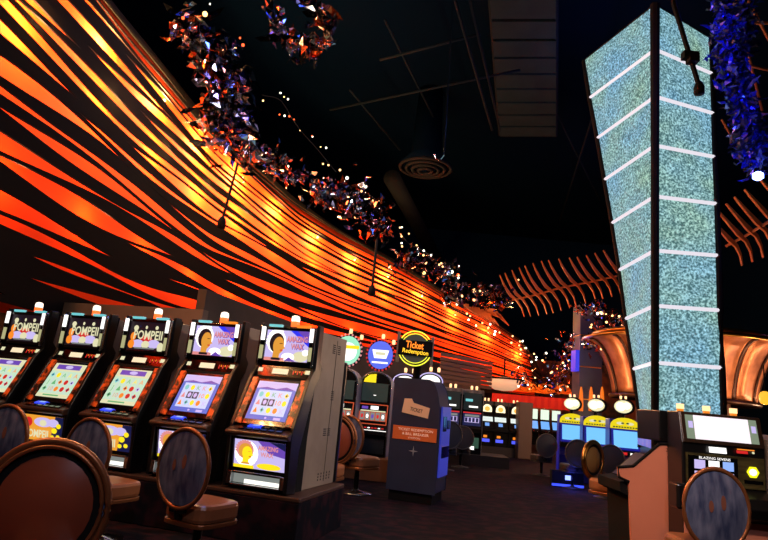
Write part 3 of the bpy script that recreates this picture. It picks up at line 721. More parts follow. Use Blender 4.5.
# ============================================================ TICKET KIOSK
NAV = noise_mat('navy_kiosk_paint', (28, 38, 66), (33, 44, 74), 3, .6)
k0 = at_y(386, 490, 8.5); k1 = at_y(436, 490, 8.5)
kw = k1.x-k0.x; print('kiosk', k0, kw)
ks = thing('ticket_kiosk', 'navy ticket redemption kiosk with a rounded front and an orange band', 'kiosk', (k0.x, 8.45, 0), radians(-20))
kd = .62
prof = [(0, .14), (0, 1.62), (kw*.72, 1.62)]+[(kw*.72+kw*.26*sin(t*pi/16), 1.62-.55*(1-cos(t*pi/16))) for t in range(1, 9)]+[(kw, .9), (kw*.98, .14)]
def xz(b, pts, y0, y1, mi=0):
    n = len(pts); b.add([(x, y0, z) for x, z in pts]+[(x, y1, z) for x, z in pts], [list(range(n)), list(range(2*n-1, n-1, -1))]+[(i, (i+1) % n, n+(i+1) % n, n+i) for i in range(n)], mi)
b = MB(); xz(b, prof, 0, kd); b.build('body', NAV, ks, bevel=.01)
b = MB(); b.box(.03, kw-.05, .03, kd-.03, 0, .14); b.build('plinth', MATT, ks)
fp = Plane((0, 0, 0), (1, 0, 0), (0, 0, 1))
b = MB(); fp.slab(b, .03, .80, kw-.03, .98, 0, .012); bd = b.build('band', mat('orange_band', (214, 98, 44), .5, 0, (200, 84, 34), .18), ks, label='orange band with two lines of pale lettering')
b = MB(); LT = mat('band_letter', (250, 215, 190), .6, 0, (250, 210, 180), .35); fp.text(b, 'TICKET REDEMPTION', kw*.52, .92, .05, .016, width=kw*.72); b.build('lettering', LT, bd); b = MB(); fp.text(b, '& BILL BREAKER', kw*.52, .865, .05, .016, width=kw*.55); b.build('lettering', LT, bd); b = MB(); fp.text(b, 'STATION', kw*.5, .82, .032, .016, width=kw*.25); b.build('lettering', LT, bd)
b = MB(); tkp = Plane((kw*.2, 0, 1.16), (.98, 0, -.14), (.14, 0, .98)); q = [(0, 0), (.38, .0), (.38, .14), (.14, .16), (.1, .21), (0, .19)]
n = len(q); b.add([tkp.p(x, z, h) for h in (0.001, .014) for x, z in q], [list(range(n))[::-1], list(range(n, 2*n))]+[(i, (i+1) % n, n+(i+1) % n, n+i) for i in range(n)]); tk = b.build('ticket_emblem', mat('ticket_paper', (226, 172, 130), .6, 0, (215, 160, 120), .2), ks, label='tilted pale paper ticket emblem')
b = MB(); tkp.text(b, 'TICKET', .2, .05, .07, .018, bold=.02, width=.18); b.build('lettering', mat('ticket_ink', (110, 60, 40), .7), tk)
b = MB(); 
for a in (0, pi/2): fp.poly(b, [(kw*.5+.07*cos(a), .66+.07*sin(a)), (kw*.5+.012*cos(a+pi/2), .66+.012*sin(a+pi/2)), (kw*.5-.07*cos(a), .66-.07*sin(a)), (kw*.5-.012*cos(a+pi/2), .66-.012*sin(a+pi/2))], .004)
b.build('star_mark', mat('star_silver', (180, 185, 190), .4, .3), ks)
rp_ = Plane((kw+.0, 0, 0), (0, 1, 0), (0, 0, 1))
b = MB(); rp_.slab(b, .05, .35, kd-.05, 1.28, 0, .02); rf = b.build('front_panel', mat('kiosk_front_blue', (70, 80, 160), .3, 0, (60, 66, 190), .5), ks, label='blue lit front panel on the right side')
b = MB(); rp_.slab(b, .12, .95, .3, 1.15, .02, .03); rp_.slab(b, .36, .98, .5, 1.1, .02, .03); rp_.slab(b, .12, .6, .5, .75, .02, .035); b.split('screen', GLOSS, rf)
b = MB(); b.tube([(kw*.36, .2, 1.62), (kw*.37, .2, 1.98)], .055, 10); b.build('sign_post', MATT, ks)
# second kiosk behind
# sign box
s0 = at_y(395, 366, 8.3); s1 = at_y(431, 366, 8.3); sz = 1.84
sn = thing('redemption_sign', 'black hanging sign box with yellow neon rings reading Ticket Redemption, above the kiosk', 'sign', (s0.x, 8.3, sz), radians(-4)); sw = s1.x-s0.x+.02
b = MB(); b.box(.03, sw-.03, 0, .1, .06, .34); b.build('sign_box', mat('sign_black', (16, 16, 18), .3), sn)
b = MB(); b.box(0, .04, -.01, .11, .0, .42); b.box(sw-.04, sw, -.01, .11, -.02, .38); b.build('side_post', BEIGE, sn)
b = MB(); sp = Plane((sw*.5, -.004, .2), (1, 0, 0), (0, 0, 1))
for r in (.235, .20):
    for t0, t1 in ((.2, .82), (1.12, 1.85)):
        b.tube([sp.p(r*cos(pi*(t0+(t1-t0)*i/14)), r*1.02*sin(pi*(t0+(t1-t0)*i/14)), .02) for i in range(15)], .009 if r > .22 else .006, 6)
b.build('neon_ring', em('neon_yellow', (235, 235, 60), 1.6), sn, True)
b = MB(); sp.ell(b, 0, 0, .19, .2, .006); b.build('ring_disc', mat('ring_grey', (70, 72, 66), .5, 0, (60, 62, 56), .4), sn)
b = MB(); b.box(sw*.5-.235, sw*.5+.24, -.035, -.012, .095, .305); bx = b.build('text_panel', MATT, sn)
b = MB(); sp = Plane((sw*.5, -.037, .2), (1, 0, -.06), (.06, 0, 1)); sp.text(b, 'Ticket', -.01, .0, .13, .004, 0, bold=.02, width=.25); sp.text(b, 'Redemption', .01, -.075, .085, .004, 1, bold=.015, width=.36)
b.build('neon_lettering', [em('neon_amber', (255, 130, 30), 1.8), em('neon_gold', (255, 200, 40), 1.6)], bx)
# white oval signs behind the kiosk
def oval_topper(label, px, py, Y, r, body=True, group=None, face=LP):
    p = at_y(px, py, Y); root = thing('oval_sign', label, 'sign', p, 0, group)
    b = MB(); vs, fs = ringprism(0, 0, 0, r*1.1, .12); b.add([(x, y, z*.72) for x, y, z in vs], fs); b.build('sign_body', MATT, root)
    b = MB(); pl = Plane((0, -.01, 0), (1, 0, 0), (0, 0, 1)); pl.ell(b, 0, 0, r*.8, r*.5, .01, 0, 20); b.build('sign_face', W, root)
    b = MB(); b.tube([(r*cos(2*pi*i/24), -.02, r*.66*sin(2*pi*i/24)) for i in range(24)], .014, 6, closed=True); b.build('neon_ring', face, root, True)
    for x in (.0, .16):
        b = MB(); b.lathe([(.028, r*.8), (.032, r*.8+.07), (.02, r*.8+.09)], 8, c=(x, .05, 0)); b.build('sign_lamp', WARM, root, True)
    b = MB(); b.tube([(0, .06, -r*.7), (0, .06, -(p.z-1.72))], .04, 8); b.build('sign_post', MATT, root)
    return root
oval_topper('small glowing white oval sign right of the kiosk post', 430.5, 381, 12, .24)
oval_topper('glowing white oval sign half hidden by the kiosk post', 405, 382, 12, .24)
# ============================================================ GENERIC UPRIGHTS OF THE FAR ROWS
def far_slot(label, group, kind):
    root = thing('slot_machine', label, 'slot machine', group=group)
    side = {'dotted': noise_mat('dotted_side', (150, 145, 150), (90, 84, 90), 7, .5), 'dome': mat('dark_side', (40, 34, 36), .5), 'slim': mat('brown_side', (92, 66, 52), .5), 'yellow': mat('blue_side', (34, 36, 120), .4, 0, (30, 34, 170), .35)}[kind]
    b = MB(); b.box(-.30, .30, -.48, 0, 0, 1.48 if kind != 'yellow' else 1.36); b.build('cabinet', side, root, bevel=.01)
    b = MB(); b.prism([(-.47, 1.35), (-.49, 1.35), (-.50, .95), (-.62, .62), (-.7, .58), (-.7, .5), (-.58, .46), (-.55, 0), (-.47, 0)], -.285, .285); b.build('front_shell', MATT if kind != 'yellow' else mat('blue_front', (14, 14, 40), .3, 0, (20, 20, 110), .12), root)
    up = Plane((0, -.495, 1.0), (1, 0, 0), (0, .02, 1)); mp = Plane((0, -.61, .64), (1, 0, 0), (0, .11, .31)); bp = Plane((0, -.56, .08), (1, 0, 0), (0, -.03, 1))
    if kind == 'dotted':
        b = MB(); up.slab(b, -.25, .0, .25, .4, 0, .006, 0); up.rect(b, -.2, .2, .0, .26, .008, 1); up.rect(b, -.1, .06, .15, .1, .008, 2); b.build('upper_display', [DKG, TEAL, W], root)
        b = MB(); mp.rect(b, -.25, 0, .25, .3, .006, 0); mp.rect(b, -.2, .08, .2, .2, .008, 1); mp.rect(b, -.2, .22, .2, .27, .008, 2); mp.rect(b, -.25, .3, .25, .33, .006, 3)
        for k in range(4): mp.rect(b, -.19+.1*k, .09, -.12+.1*k, .19, .01, 0)
        b.build('reel_window', [NAVY, LP, GREY, RD], root)
        b = MB(); bp.rect(b, -.22, .06, .22, .3, .006, 0); bp.rect(b, -.14, .02, .1, .1, .008, 1); b.build('belly_glass', [em('belly_greenish', (70, 110, 90), .5), W], root)
    elif kind == 'dome':
        b = MB(); up.rect(b, -.18, .12, .18, .2, .004, 0); up.ell(b, 0, .2, .18, .17, .004, 0, 16, 0, pi); up.ell(b, 0, .22, .1, .08, .008, 1); b.build('dome_glass', [em('dome_cream', (255, 235, 190), 1.5), em('dome_orange', (255, 170, 70), 1.4)], root)
        b = MB(); mp.rect(b, -.22, .18, .22, .34, .006, 0); mp.rect(b, -.08, .02, .08, .13, .008, 1); b.build('reel_window', [em('reel_pale', (215, 225, 220), 1.2), em('reel_blue', (110, 160, 235), 1.1)], root)
        b = MB(); bp.rect(b, -.16, .06, .12, .16, .006, 0); bp.rect(b, -.12, .2, .02, .28, .006, 1); b.build('belly_light', [em('belly_blue', (80, 90, 255), 1.2), OR], root)
    elif kind == 'slim':
        b = MB(); up.rect(b, -.24, .02, .24, .42, .006, 0); b.build('upper_display', em('pale_display', (220, 240, 215), 1.2), root)
        b = MB(); mp.rect(b, -.24, 0, .24, .32, .006, 0); b.build('game_screen', em('blue_display', (110, 175, 250), 1.1), root)
        b = MB(); b.box(-.28, .28, -.72, -.6, .5, .54); b.box(-.1, 0, -.7, -.66, .54, .55, 1); b.box(.1, .16, -.7, -.66, .54, .55, 2); b.build('button_deck', [MATT, RD, W], root)
    else:
        b = MB(); n = 14; pts = [(.29*cos(pi*i/n), 1.23+.17*sin(pi*i/n)) for i in range(n+1)]+[(-.29, 1.18), (.29, 1.18)]
        b.add([(x, -.50, z) for x, z in pts]+[(x, -.535, z) for x, z in pts], [list(range(len(pts))), list(range(2*len(pts)-1, len(pts)-1, -1))]+[(i, len(pts)+i, len(pts)+(i+1) % len(pts), (i+1) % len(pts)) for i in range(len(pts))])
        ag = b.build('arched_top', em('arch_yellow', (245, 220, 20), .95), root, label='bright yellow arched top')
        fp = Plane((0, -.537, 1.19), (1, 0, 0), (0, 0, 1)); b = MB()
        for x in (-.1, .1): fp.ell(b, x, .095, .075, .028, .003, 0); fp.ell(b, x*.5, .1, .03, .016, .005, 1)
        for k in range(9): fp.rect(b, -.24+.055*k, .01, -.2+.055*k, .035, .003, 1)
        b.build('arch_print', [CREAM, mat('print_green', (40, 70, 40), .5, 0, (60, 90, 40), .5)], ag)
        sp = Plane((0, -.62, .80), (1, 0, 0), (0, .09, .40))
        b = MB(); sp.slab(b, -.27, -.02, .27, .38, -.03, .004); b.build('screen_bezel', em('bezel_blue', (34, 34, 190), .5), root)
        b = MB(); sp.rect(b, -.235, .02, .235, .35, .008, 0); b.build('game_screen', em('screen_cyan', (120, 200, 255), 1.05), root)
        b = MB(); b.box(-.29, .29, -.74, -.58, .66, .76); b.box(-.08, 0, -.742, -.73, .69, .74, 1); b.box(.06, .2, -.742, -.73, .695, .735, 2); b.build('button_deck', [MATT, RD, W], root)
    for x in ((-.05, .09) if kind != 'yellow' else ()):
        b = MB(); b.lathe([(.03, 1.48), (.036, 1.55), (.026, 1.58)], 8, c=(x, -.25, 0)); b.build('topper_lamp', WARM, root, True)
    if kind == 'yellow':
        b = MB(); b.tube([(0, -.3, 1.4), (0, -.3, 1.6)], .04, 6); vs, fs = ringprism(.04, -.34, 1.62, .2, .12); b.add([(x, y, 1.62+(z-1.62)*.8) for x, y, z in vs], fs); tq = b.build('topper', MATT, root)
        pl = Plane((0, -.345, 1.62), (1, 0, 0), (0, 0, 1)); b = MB(); pl.ell(b, 0, 0, .185, .13, .004, 0, 18); pl.ell(b, -.05, .0, .1, .09, .006, 1, 12); pl.ell(b, .07, .02, .08, .07, .007, 1, 12)
        b.build('topper_face', [em('topper_pale', (250, 240, 190), 1.), em('topper_hot', (255, 252, 235), 1.6)], tq)
        for x in (-.04, .06):
            b = MB(); b.lathe([(.02, 1.77), (.025, 1.82), (.02, 1.84)], 8, c=(x, -.3, 0)); b.build('topper_lamp', WARM, root, True)
    return root
# far left row (two with dotted sides), then the dome tops, then the slim ones
g = 'dotted side reel machines of the far left row'
d1 = far_slot('reel machine with dark screen, left one of the two nearest right of the kiosk', g, 'dotted')
q = at_y(453, 430, 14.2); place(d1, (q.x, q.y+.5, .25), radians(-10)); d1.scale = (.85, 1, 1)
d2 = copy_tree(d1); q = at_y(475, 430, 14.4); place(d2, (q.x, q.y+.5, .25), radians(-10), 'reel machine with dark screen and white speckled side, right end of the far left row')
g = 'dome topped machines of the far row'
e1 = far_slot('dome topped machine with a cream dome, middle of three under the red band', g, 'dome')
q = at_y(500, 430, 18); place(e1, (q.x, q.y+.5, .25), 0)
for px, lb in ((486.5, 'cream dome topped machine partly hidden by the speckled machine'), (516, 'dome topped machine with an orange dome, right end of the far row')):
    c = copy_tree(e1); q = at_y(px, 430, 18); place(c, (q.x, q.y+.5, .25), 0, lb)
b = MB(); b.box(-.7, .6, -.6, .3, 0, .25); q = at_y(497, 430, 18); o = b.build('machine_plinth', mat('dark_plinth', (30, 20, 24), .7)); place(o, (q.x, q.y+.5, 0)); tag(o, 'dark plinth under the dome topped far machines', 'plinth')
b = MB(); b.box(-1.2, 1.1, -.6, .4, 0, .25); q = at_y(464, 430, 14.3); o = b.build('machine_plinth', MATS['dark_plinth']); place(o, (q.x, q.y+.5, 0), radians(-4)); tag(o, 'dark plinth under the two machines with dark screens in the far left row', 'plinth')
b = MB(); b.box(-.2, .2, -.5, 0, 0, 1.6); q = at_y(525.5, 430, 17.6); o = b.build('end_panel', mat('brown_end', (86, 62, 50), .6), bevel=.02); place(o, (q.x, q.y+.5, 0)); tag(o, 'plain brown end panel between the dome topped machines and the pale screened ones', 'panel')
g = 'pale screened machines beyond the aisle'
s1 = far_slot('machine with pale green and blue screens, middle of the three beyond the aisle', g, 'slim')
q = at_y(543.5, 430, 22); place(s1, (q.x, q.y+.5, .22), radians(5))
for px, lb in ((532, 'machine with pale green and blue screens, left of the three beyond the aisle'), (555, 'machine with pale green and blue screens, right of the three, beside the yellow arched row')):
    c = copy_tree(s1); q = at_y(px, 430, 22); place(c, (q.x, q.y+.5, .22), radians(5), lb)
g = 'machines with yellow arched tops'
y1 = far_slot('machine with a yellow arched top and cyan screen, leftmost of the three', g, 'yellow')
for k, (px, Y, lb) in enumerate(((578.5, 13.2, None), (604, 12.4, 'machine with a yellow arched top and cyan screen, middle of the three'), (632.5, 11.7, 'machine with a yellow arched top and cyan screen, rightmost of three, by the tower'))):
    c = y1 if k == 0 else copy_tree(y1); q = at_y(px, 440, Y); place(c, (q.x, q.y+.6, .02), radians(-12), lb); c.scale = (.93, 1, .97)
b = MB(); b.box(-1.1, 1.05, -.3, .0, 0, .018); q = at_y(602, 440, 12.4); o = b.build('machine_plinth', MATS['dark_plinth']); place(o, (q.x, q.y+.6, 0), math.atan2(-1.5, 1.6)*0-radians(30)); tag(o, 'dark plinth under the machines with yellow arched tops', 'plinth')
# blue lit foot rest
q = at_y(566, 466, 11.75); fr = thing('foot_light', 'small blue lit box on the carpet under the leftmost yellow topped machine', 'light', (q.x, q.y, 0))
b = MB(); b.box(-.3, .3, -.12, .0, 0, .3); b.build('housing', MATT, fr)
b = MB(); b.box(-.3, .3, -.14, -.12, .02, .06, 0); b.box(-.05, .05, -.14, -.12, .14, .22, 1); b.build('lens', [em('foot_blue', (60, 80, 255), 1.5), em('foot_hot', (120, 140, 255), 3)], fr)
light('POINT', (q.x, q.y-.4, .2), 6, (60, 80, 255), 'foot_glow', .1)
# ============================================================ SALMON SLANT MACHINE AND THE BLACK ONE
SALM = noise_mat('salmon_laminate', (208, 124, 96), (216, 132, 104), 2, .55)
Yp = 5.7
def S(px, py): v = at_y(px, py, Yp); return (v.x, v.z)
out = [S(633, 600), S(629, 482), S(619, 477), S(618, 467), S(633, 466), S(659, 444), S(690, 444)]; zf = out[0]
pts = [(out[1][0]+.03, 0)]+out[1:]+[(out[6][0], 0)]
o0 = Vector((pts[-1][0], Yp, 0))
sm_ = thing('slant_machine', 'slant top slot machine seen from its salmon pink side, facing left', 'slot machine', o0)
b = MB(); xz(b, [(x-o0.x, z) for x, z in pts], 0, .03); b.build('side_panel', SALM, sm_, label='salmon pink side panel')
ed = [(x-o0.x, z) for x, z in pts]
b = MB(); b.tube([(x, .0, z) for x, z in ed[1:7]], .014, 6); b.build('edge_trim', MATT, sm_)
b = MB(); xz(b, [(x*.96, max(0, z-.13) if z > .1 else 0) for x, z in ed], .03, .58); b.build('body', MATT, sm_)
dx0, dx1 = ed[4], ed[5]
b = MB(); n_ = Vector((dx1[1]-dx0[1], 0, -(dx1[0]-dx0[0]))).normalized()*-.01
pl = Plane((dx0[0], .08, dx0[1]), (0, 1, 0), (dx0[0]-dx1[0], 0, dx0[1]-dx1[1]))
a_ = Vector((dx0[0]*.96, .06, dx0[1]-.12)); c_ = Vector((dx1[0]*.96, .06, dx1[1]-.12))
b.add([a_, c_, c_+Vector((0, .48, 0)), a_+Vector((0, .48, 0))], [(0, 1, 2, 3)]); b.build('game_screen', em('screen_dim_violet', (50, 46, 120), .12), sm_)
b = MB(); fp = Plane((0, -.002, 0), (1, 0, 0), (0, 0, 1)); u_, v_ = S(672, 450); fp.text(b, '27106', u_-o0.x, v_-.02, .05, .003, 0, width=.12); u_, v_ = S(673, 458); fp.text(b, '1708', u_-o0.x-.01, v_-.02, .05, .003, 0, width=.1); b.build('stencilled_number', mat('stencil_grey', (120, 70, 55), .8), sm_)
tb0, tb1 = S(660, 410), S(684, 410)
b = MB(); b.box(tb0[0]-o0.x, tb1[0]-o0.x+.04, .02, .5, ed[6][1], tb0[1]); b.build('top_box', BLACK, sm_, bevel=.01)
# black machine at the right edge
Yr = 5.35
rl = at_y(684, 500, Yr); rr_ = at_y(766, 500, Yr); Wd = rr_.x-rl.x
R = thing('slot_machine', 'black slot machine with a wide white top screen, behind the patterned right stool', 'slot machine', ((rl.x+rr_.x)/2, Yr, 0), radians(-3), 'slot machines of the right bank')
hw = Wd/2
OLIVE = noise_mat('olive_brushed_panel', (58, 54, 34), (96, 90, 56), 3, .35, .4, stretch=(1, 1, 8))
TOPZ = at_y(684, 411, Yr).z; print('R top', TOPZ, Wd)
b = MB(); b.prism([(.3, 0), (.3, TOPZ), (.06, TOPZ), (0, TOPZ-.27), (0, .82), (-.16, .76), (-.2, .68), (-.16, .6), (0, .56), (0, 0)], -hw, hw); b.build('cabinet', BLACK, R, bevel=.01)
sp = Plane((0, -.003, TOPZ-.27), (1, 0, 0), (0, .06, .27))
b = MB(); sp.slab(b, -hw*.98, -.0, hw*.98, .27, 0, .015); b.build('screen_bezel', mat('bronze_bezel', (52, 38, 30), .3, .3), R, bevel=.006)
b = MB(); sp.rect(b, -hw*.88, .035, hw*.86, .245, .018, 0); sp.rect(b, -hw*.68, .035, hw*.66, .245, .02, 1)
for x in (-hw*.76, hw*.77): sp.rect(b, x-.02, .13, x+.02, .19, .02, 2)
b.build('top_screen', [em('strip_green', (150, 165, 140), .7), em('screen_white_pink', (255, 240, 248), 1.15), LP], R)
b = MB(); sp.rect(b, -hw*.38, -.07, .05-hw*.1, -.02, .012, 0); sp.rect(b, hw*.28, -.055, hw*.55, -.03, .012, 1); sp.rect(b, hw*.3, -.025, hw*.72, -.015, .012, 2); sp.ell(b, hw*.68, -.04, .012, .01, .012, 3); b.split('meter_display', [W, RD, OR, CREAM], R)
fp = Plane((0, -.002, 0), (1, 0, 0), (0, 0, 1)); z1 = TOPZ-.35
b = MB(); fp.slab(b, -hw*.92, .83, hw*.95, z1, 0, .012); b.build('face_panel', OLIVE, R)
b = MB(); fp.slab(b, -hw*.88, .86, hw*.30, z1-.02, .012, .02, 0); rw = b.build('reel_window', MATS['gloss_black'], R)
b = MB()
for k, cm in enumerate((1, 0, 2)): fp.rect(b, -hw*.74+k*hw*.34, z1-.13, -hw*.48+k*hw*.34, z1-.055, .023, cm); fp.rect(b, -hw*.74+k*hw*.34, z1-.2, -hw*.48+k*hw*.34, z1-.15, .023, 1)
fp.text(b, 'BLAZING SEVENS', -hw*.25, z1-.045, .03, .023, 0, width=hw*.75)
b.build('reel_symbols', [W, LP, LB], rw)
b = MB(); fp.ell(b, hw*.66, z1-.12, .055, .052, .018, 0, 6); fp.ell(b, hw*.66, z1-.12, .035, .03, .02, 1, 8); b.build('bill_acceptor', [em('acceptor_yellow', (235, 235, 20), 1.4), em('acceptor_hot', (255, 255, 200), 2)], R)
b = MB(); fp.rect(b, hw*.45, z1-.22, hw*.9, z1-.19, .014, 0); b.build('slot_plate', MATS['gloss_black'], R)
b = MB(); b.box(-hw*.99, hw*.99, -.006, 0, .02, .55); b.build('lower_panel', SALM, R, label='salmon pink lower panel')
for x in (-hw*.9, -hw*.25, hw*.42):
    b = MB(); b.box(x-.022, x+.022, .08, .12, TOPZ, TOPZ+.02, 1); b.box(x-.025, x+.025, .078, .122, TOPZ+.02, TOPZ+.065, 0); b.build('topper_lamp', [WARM, OR], R)
b = MB(); b.box(-hw-.1, -hw, -.12, .06, .62, .83); b.build('arm_box', BLACK, R, bevel=.02)
q = at_y(797, 470, 5.35)
b = MB(); b.prism([(.5, 0), (.5, 1.3), (.0, 1.26), (0, .82), (-.14, .76), (-.14, .66), (0, .6), (0, 0)], -.24, .3); o = b.build('slot_machine', BEIGE, bevel=.01); place(o, (q.x, 5.35, 0), radians(-6)); tag(o, 'pale edge of the next slot machine, cut by the right edge of the photo', 'slot machine', 'slot machines of the right bank')
# ============================================================ COPPER PAVILION BEHIND THE TOWER
pv = at_y(682, 420, 15.5); PVC = Vector((pv.x, pv.y, 0))
pav = thing('copper_canopy', 'round copper canopy of flaring curved ribs behind the glass tower', 'canopy', PVC)
NRB = 14
for k in range(NRB):
    a = 2*pi*(k+.5)/NRB; b = MB(); prof = []
    for i in range(11):
        t = i/10; r = 1.68+.75*t**1.6; z = 2.0+1.4*sin(t*pi/2)**1.1
        prof.append((r, z))
    vs = []; wa = .185
    for r, z in prof:
        for da, dz in ((-wa, 0), (wa, 0), (wa, .07), (-wa, .07)): vs.append((r*cos(a+da), r*sin(a+da), z+dz))
    fs = []
    for i in range(10):
        for j in range(4): fs.append((i*4+j, i*4+(j+1) % 4, (i+1)*4+(j+1) % 4, (i+1)*4+j))
    fs += [(3, 2, 1, 0), (40, 41, 42, 43)]
    b.add(vs, fs); b.build('flared_rib', COPPER, pav, True)
    b = MB(); b.tube([(r*cos(a+wa+.03), r*sin(a+wa+.03), z-.02) for r, z in prof], .035, 6); b.build('rib_edge', mat('bronze_dark', (60, 34, 22), .35, .7), pav, True)
b = MB(); b.tube([(2.45*cos(2*pi*i/40), 2.45*sin(2*pi*i/40), 3.42) for i in range(40)], .05, 6, closed=True); b.build('outer_ring', GOLD, pav, True)
b = MB(); b.tube([(2.2*cos(2*pi*i/40), 2.2*sin(2*pi*i/40), 3.55) for i in range(40)], .06, 6, closed=True); b.build('upper_ring', GOLD, pav, True)
b = MB(); b.lathe([(1.62+.75*(i/10)**1.6, 2.03+1.4*sin(i/10*pi/2)**1.1) for i in range(11)], 48); b.build('shell', COPPER, pav, True)
b = MB(); b.tube([(1.72*cos(2*pi*i/30), 1.72*sin(2*pi*i/30), 1.97) for i in range(30)], .06, 6, closed=True); b.build('lower_ring', mat('bronze_dark', (60, 34, 22), .35, .7), pav, True)
b = MB(); b.lathe([(1.1, 0), (1.1, 2.1), (.9, 3.0), (.3, 3.2)], 20); b.build('core', mat('core_bronze', (90, 50, 34), .4, .5), pav, True)
for a in (200, 235, 270, 305, 340):
    c = PVC+Vector((3.0*cos(radians(a)), 3.0*sin(radians(a)), 1.7)); light('POINT', c, 110, (255, 205, 160), 'canopy_uplight', .15)
light('POINT', PVC+Vector((1.9, -1.9, 3.4)), 10, (140, 90, 255), 'violet_canopy_light', .1)
# grey column with a blue lit side
c0 = at_y(579, 400, 17); c1 = at_y(602, 400, 17); ctop = at_y(586, 304, 17).z; cw = c1.x-c0.x
co = thing('grey_column', 'square grey panelled column with blue lit left side, left of the glass tower', 'column', (c0.x, 17, 0))
PAN = noise_mat('column_panel_grey', (34, 40, 62), (42, 48, 74), 2, .5)
nlv = 5
for k in range(nlv):
    b = MB(); b.box(0, cw, 0, cw, ctop*k/nlv+.015, ctop*(k+1)/nlv-.015); b.build('panel', PAN, co, bevel=.01)
b = MB(); b.box(.02, cw-.02, .02, cw-.02, 0, ctop-.02); b.build('core', GOLD, co)
b = MB(); b.box(-.12, -.01, 0, cw*.6, 2.6, 3.2); b.build('blue_light_strip', em('strip_blue', (50, 60, 235), .9), co)
light('POINT', (c0.x-.5, 16.5, 3.0), 8, (60, 70, 255), 'column_blue', .1)
for px in (581, 591, 602):
    p = at_y(px, 400, 16.6)
    b = MB(); b.lathe([(.06, 0), (.07, .15), (.05, .5), (.02, .66)], 10); tag(b.build('amber_lantern', em('amber_glow', (255, 120, 24), .9), loc=(p.x, p.y, p.z-.3)), 'amber glass lantern strip at the foot of the grey column', 'lantern', 'amber lanterns by the column')
    b.v = []
p = at_y(765, 398, 11)
b = MB(); b.lathe([(.03, -.12), (.07, -.1), (.1, -.03), (.1, .04), (.07, .1), (.03, .12)], 14); b.tube([(0, 0, .1), (0, 0, .6)], .012, 5, 1)
tag(b.build('hanging_lantern', [em('lantern_amber', (255, 185, 50), 1.2), MATT], loc=p, smooth=True), 'round amber glowing lantern hanging at the right edge below the copper canopy', 'lantern')
light('POINT', p+Vector((0, .5, -.3)), 12, (255, 110, 40), 'lantern_light', .15)
# red valance
v0, v1 = at_y(492, 402, 22), at_y(572, 406, 20.5)
b = MB(); n = 24; vs = []
for i in range(n+1):
    p = v0.lerp(v1, i/n); w = .02*(-1)**i
    z0_ = 1.52-.02*(i % 2)
    vs += [(p.x-v0.x, p.y-v0.y+w, z0_-v0.z), (p.x-v0.x, p.y-v0.y+w, 1.9-v0.z), (p.x-v0.x, p.y-v0.y+w+.04, 1.9-v0.z), (p.x-v0.x, p.y-v0.y+w+.04, z0_-v0.z)]
fs = [(i*4+j, i*4+(j+1) % 4, (i+1)*4+(j+1) % 4, (i+1)*4+j) for i in range(n) for j in range(4)]+[(3, 2, 1, 0), (n*4, n*4+1, n*4+2, n*4+3)]
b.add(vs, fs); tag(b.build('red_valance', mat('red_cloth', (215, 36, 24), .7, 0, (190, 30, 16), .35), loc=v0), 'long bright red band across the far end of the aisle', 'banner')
# cream disc canopy
p = at_y(504, 381, 19.4); dc = thing('disc_canopy', 'cream lit round canopy at the far end of the orange wall', 'canopy', p)
b = MB(); b.lathe([(.02, -.32), (.3, -.29), (.48, -.18), (.60, .05), (.4, .1), (.1, .12)], 28); b.build('shell', mat('cream_shell', (240, 180, 140), .5, 0, (240, 180, 140), .7), dc, True)
b = MB(); b.tube([(.61*cos(2*pi*i/30), .61*sin(2*pi*i/30), .06) for i in range(30)], .03, 6, closed=True); b.build('rim', RIB, dc, True)
b = MB(); b.tube([(0, 0, .1), (0, 0, .7)], .03); b.build('stem', RIB, dc)
# slatted soffit
s0_, s1_ = at_y(440, 372, 15.5), at_y(492, 381, 17.5)
so = thing('slatted_soffit', 'brown slatted soffit over the far left machines', 'soffit', (s0_.x, s0_.y, 0))
for k in range(7):
    b = MB(); dv = Vector((s1_.x-s0_.x, s1_.y-s0_.y, 0)); z = 1.88+k*.115
    b.add([(0, 0, z), (dv.x, dv.y, z), (dv.x, dv.y, z+.085), (0, 0, z+.085), (0, .12, z), (dv.x, dv.y+.12, z), (dv.x, dv.y+.12, z+.085), (0, .12, z+.085)], [(0, 1, 2, 3), (7, 6, 5, 4), (0, 4, 5, 1), (1, 5, 6, 2), (2, 6, 7, 3), (3, 7, 4, 0)])
    b.build('slat', mat('slat_brown', (96, 62, 44), .6), so)
# gold fans at the far end
for k, (px, py, r) in enumerate(((527, 392, .42), (546, 394, .38), (562, 394, .36))):
    p = at_y(px, py, 22.5); fn = thing('gold_fan', 'gold pleated fan ornament above the red band, ' + ('leftmost', 'middle one', 'rightmost')[k] + ' of three', 'ornament', p, 0, 'gold fans above the red band')
    for j in range(9):
        a = pi*(j+.5)/9; b = MB(); b.add([(0, 0, 0), (r*cos(a-.14), -.03, r*sin(a-.14)), (r*1.05*cos(a), .03, r*1.05*sin(a)), (r*cos(a+.14), -.03, r*sin(a+.14)), (0, .05, 0), (r*cos(a-.14), .02, r*sin(a-.14)), (r*1.05*cos(a), .08, r*1.05*sin(a)), (r*cos(a+.14), .02, r*sin(a+.14))],
              [(0, 1, 2), (0, 2, 3), (6, 5, 4), (7, 6, 4), (0, 4, 5, 1), (1, 5, 6, 2), (2, 6, 7, 3), (3, 7, 4, 0)]); b.build('fan_blade', mat('fan_gold', (220, 140, 50), .4, .4), fn)
light('POINT', at_y(545, 392, 21.3), 60, (255, 150, 60), 'fan_light', .2)
light('POINT', at_y(520, 370, 24), 120, (255, 140, 60), 'far_warm', .3)
light('POINT', at_y(600, 385, 22), 120, (255, 120, 60), 'far_warm', .3)
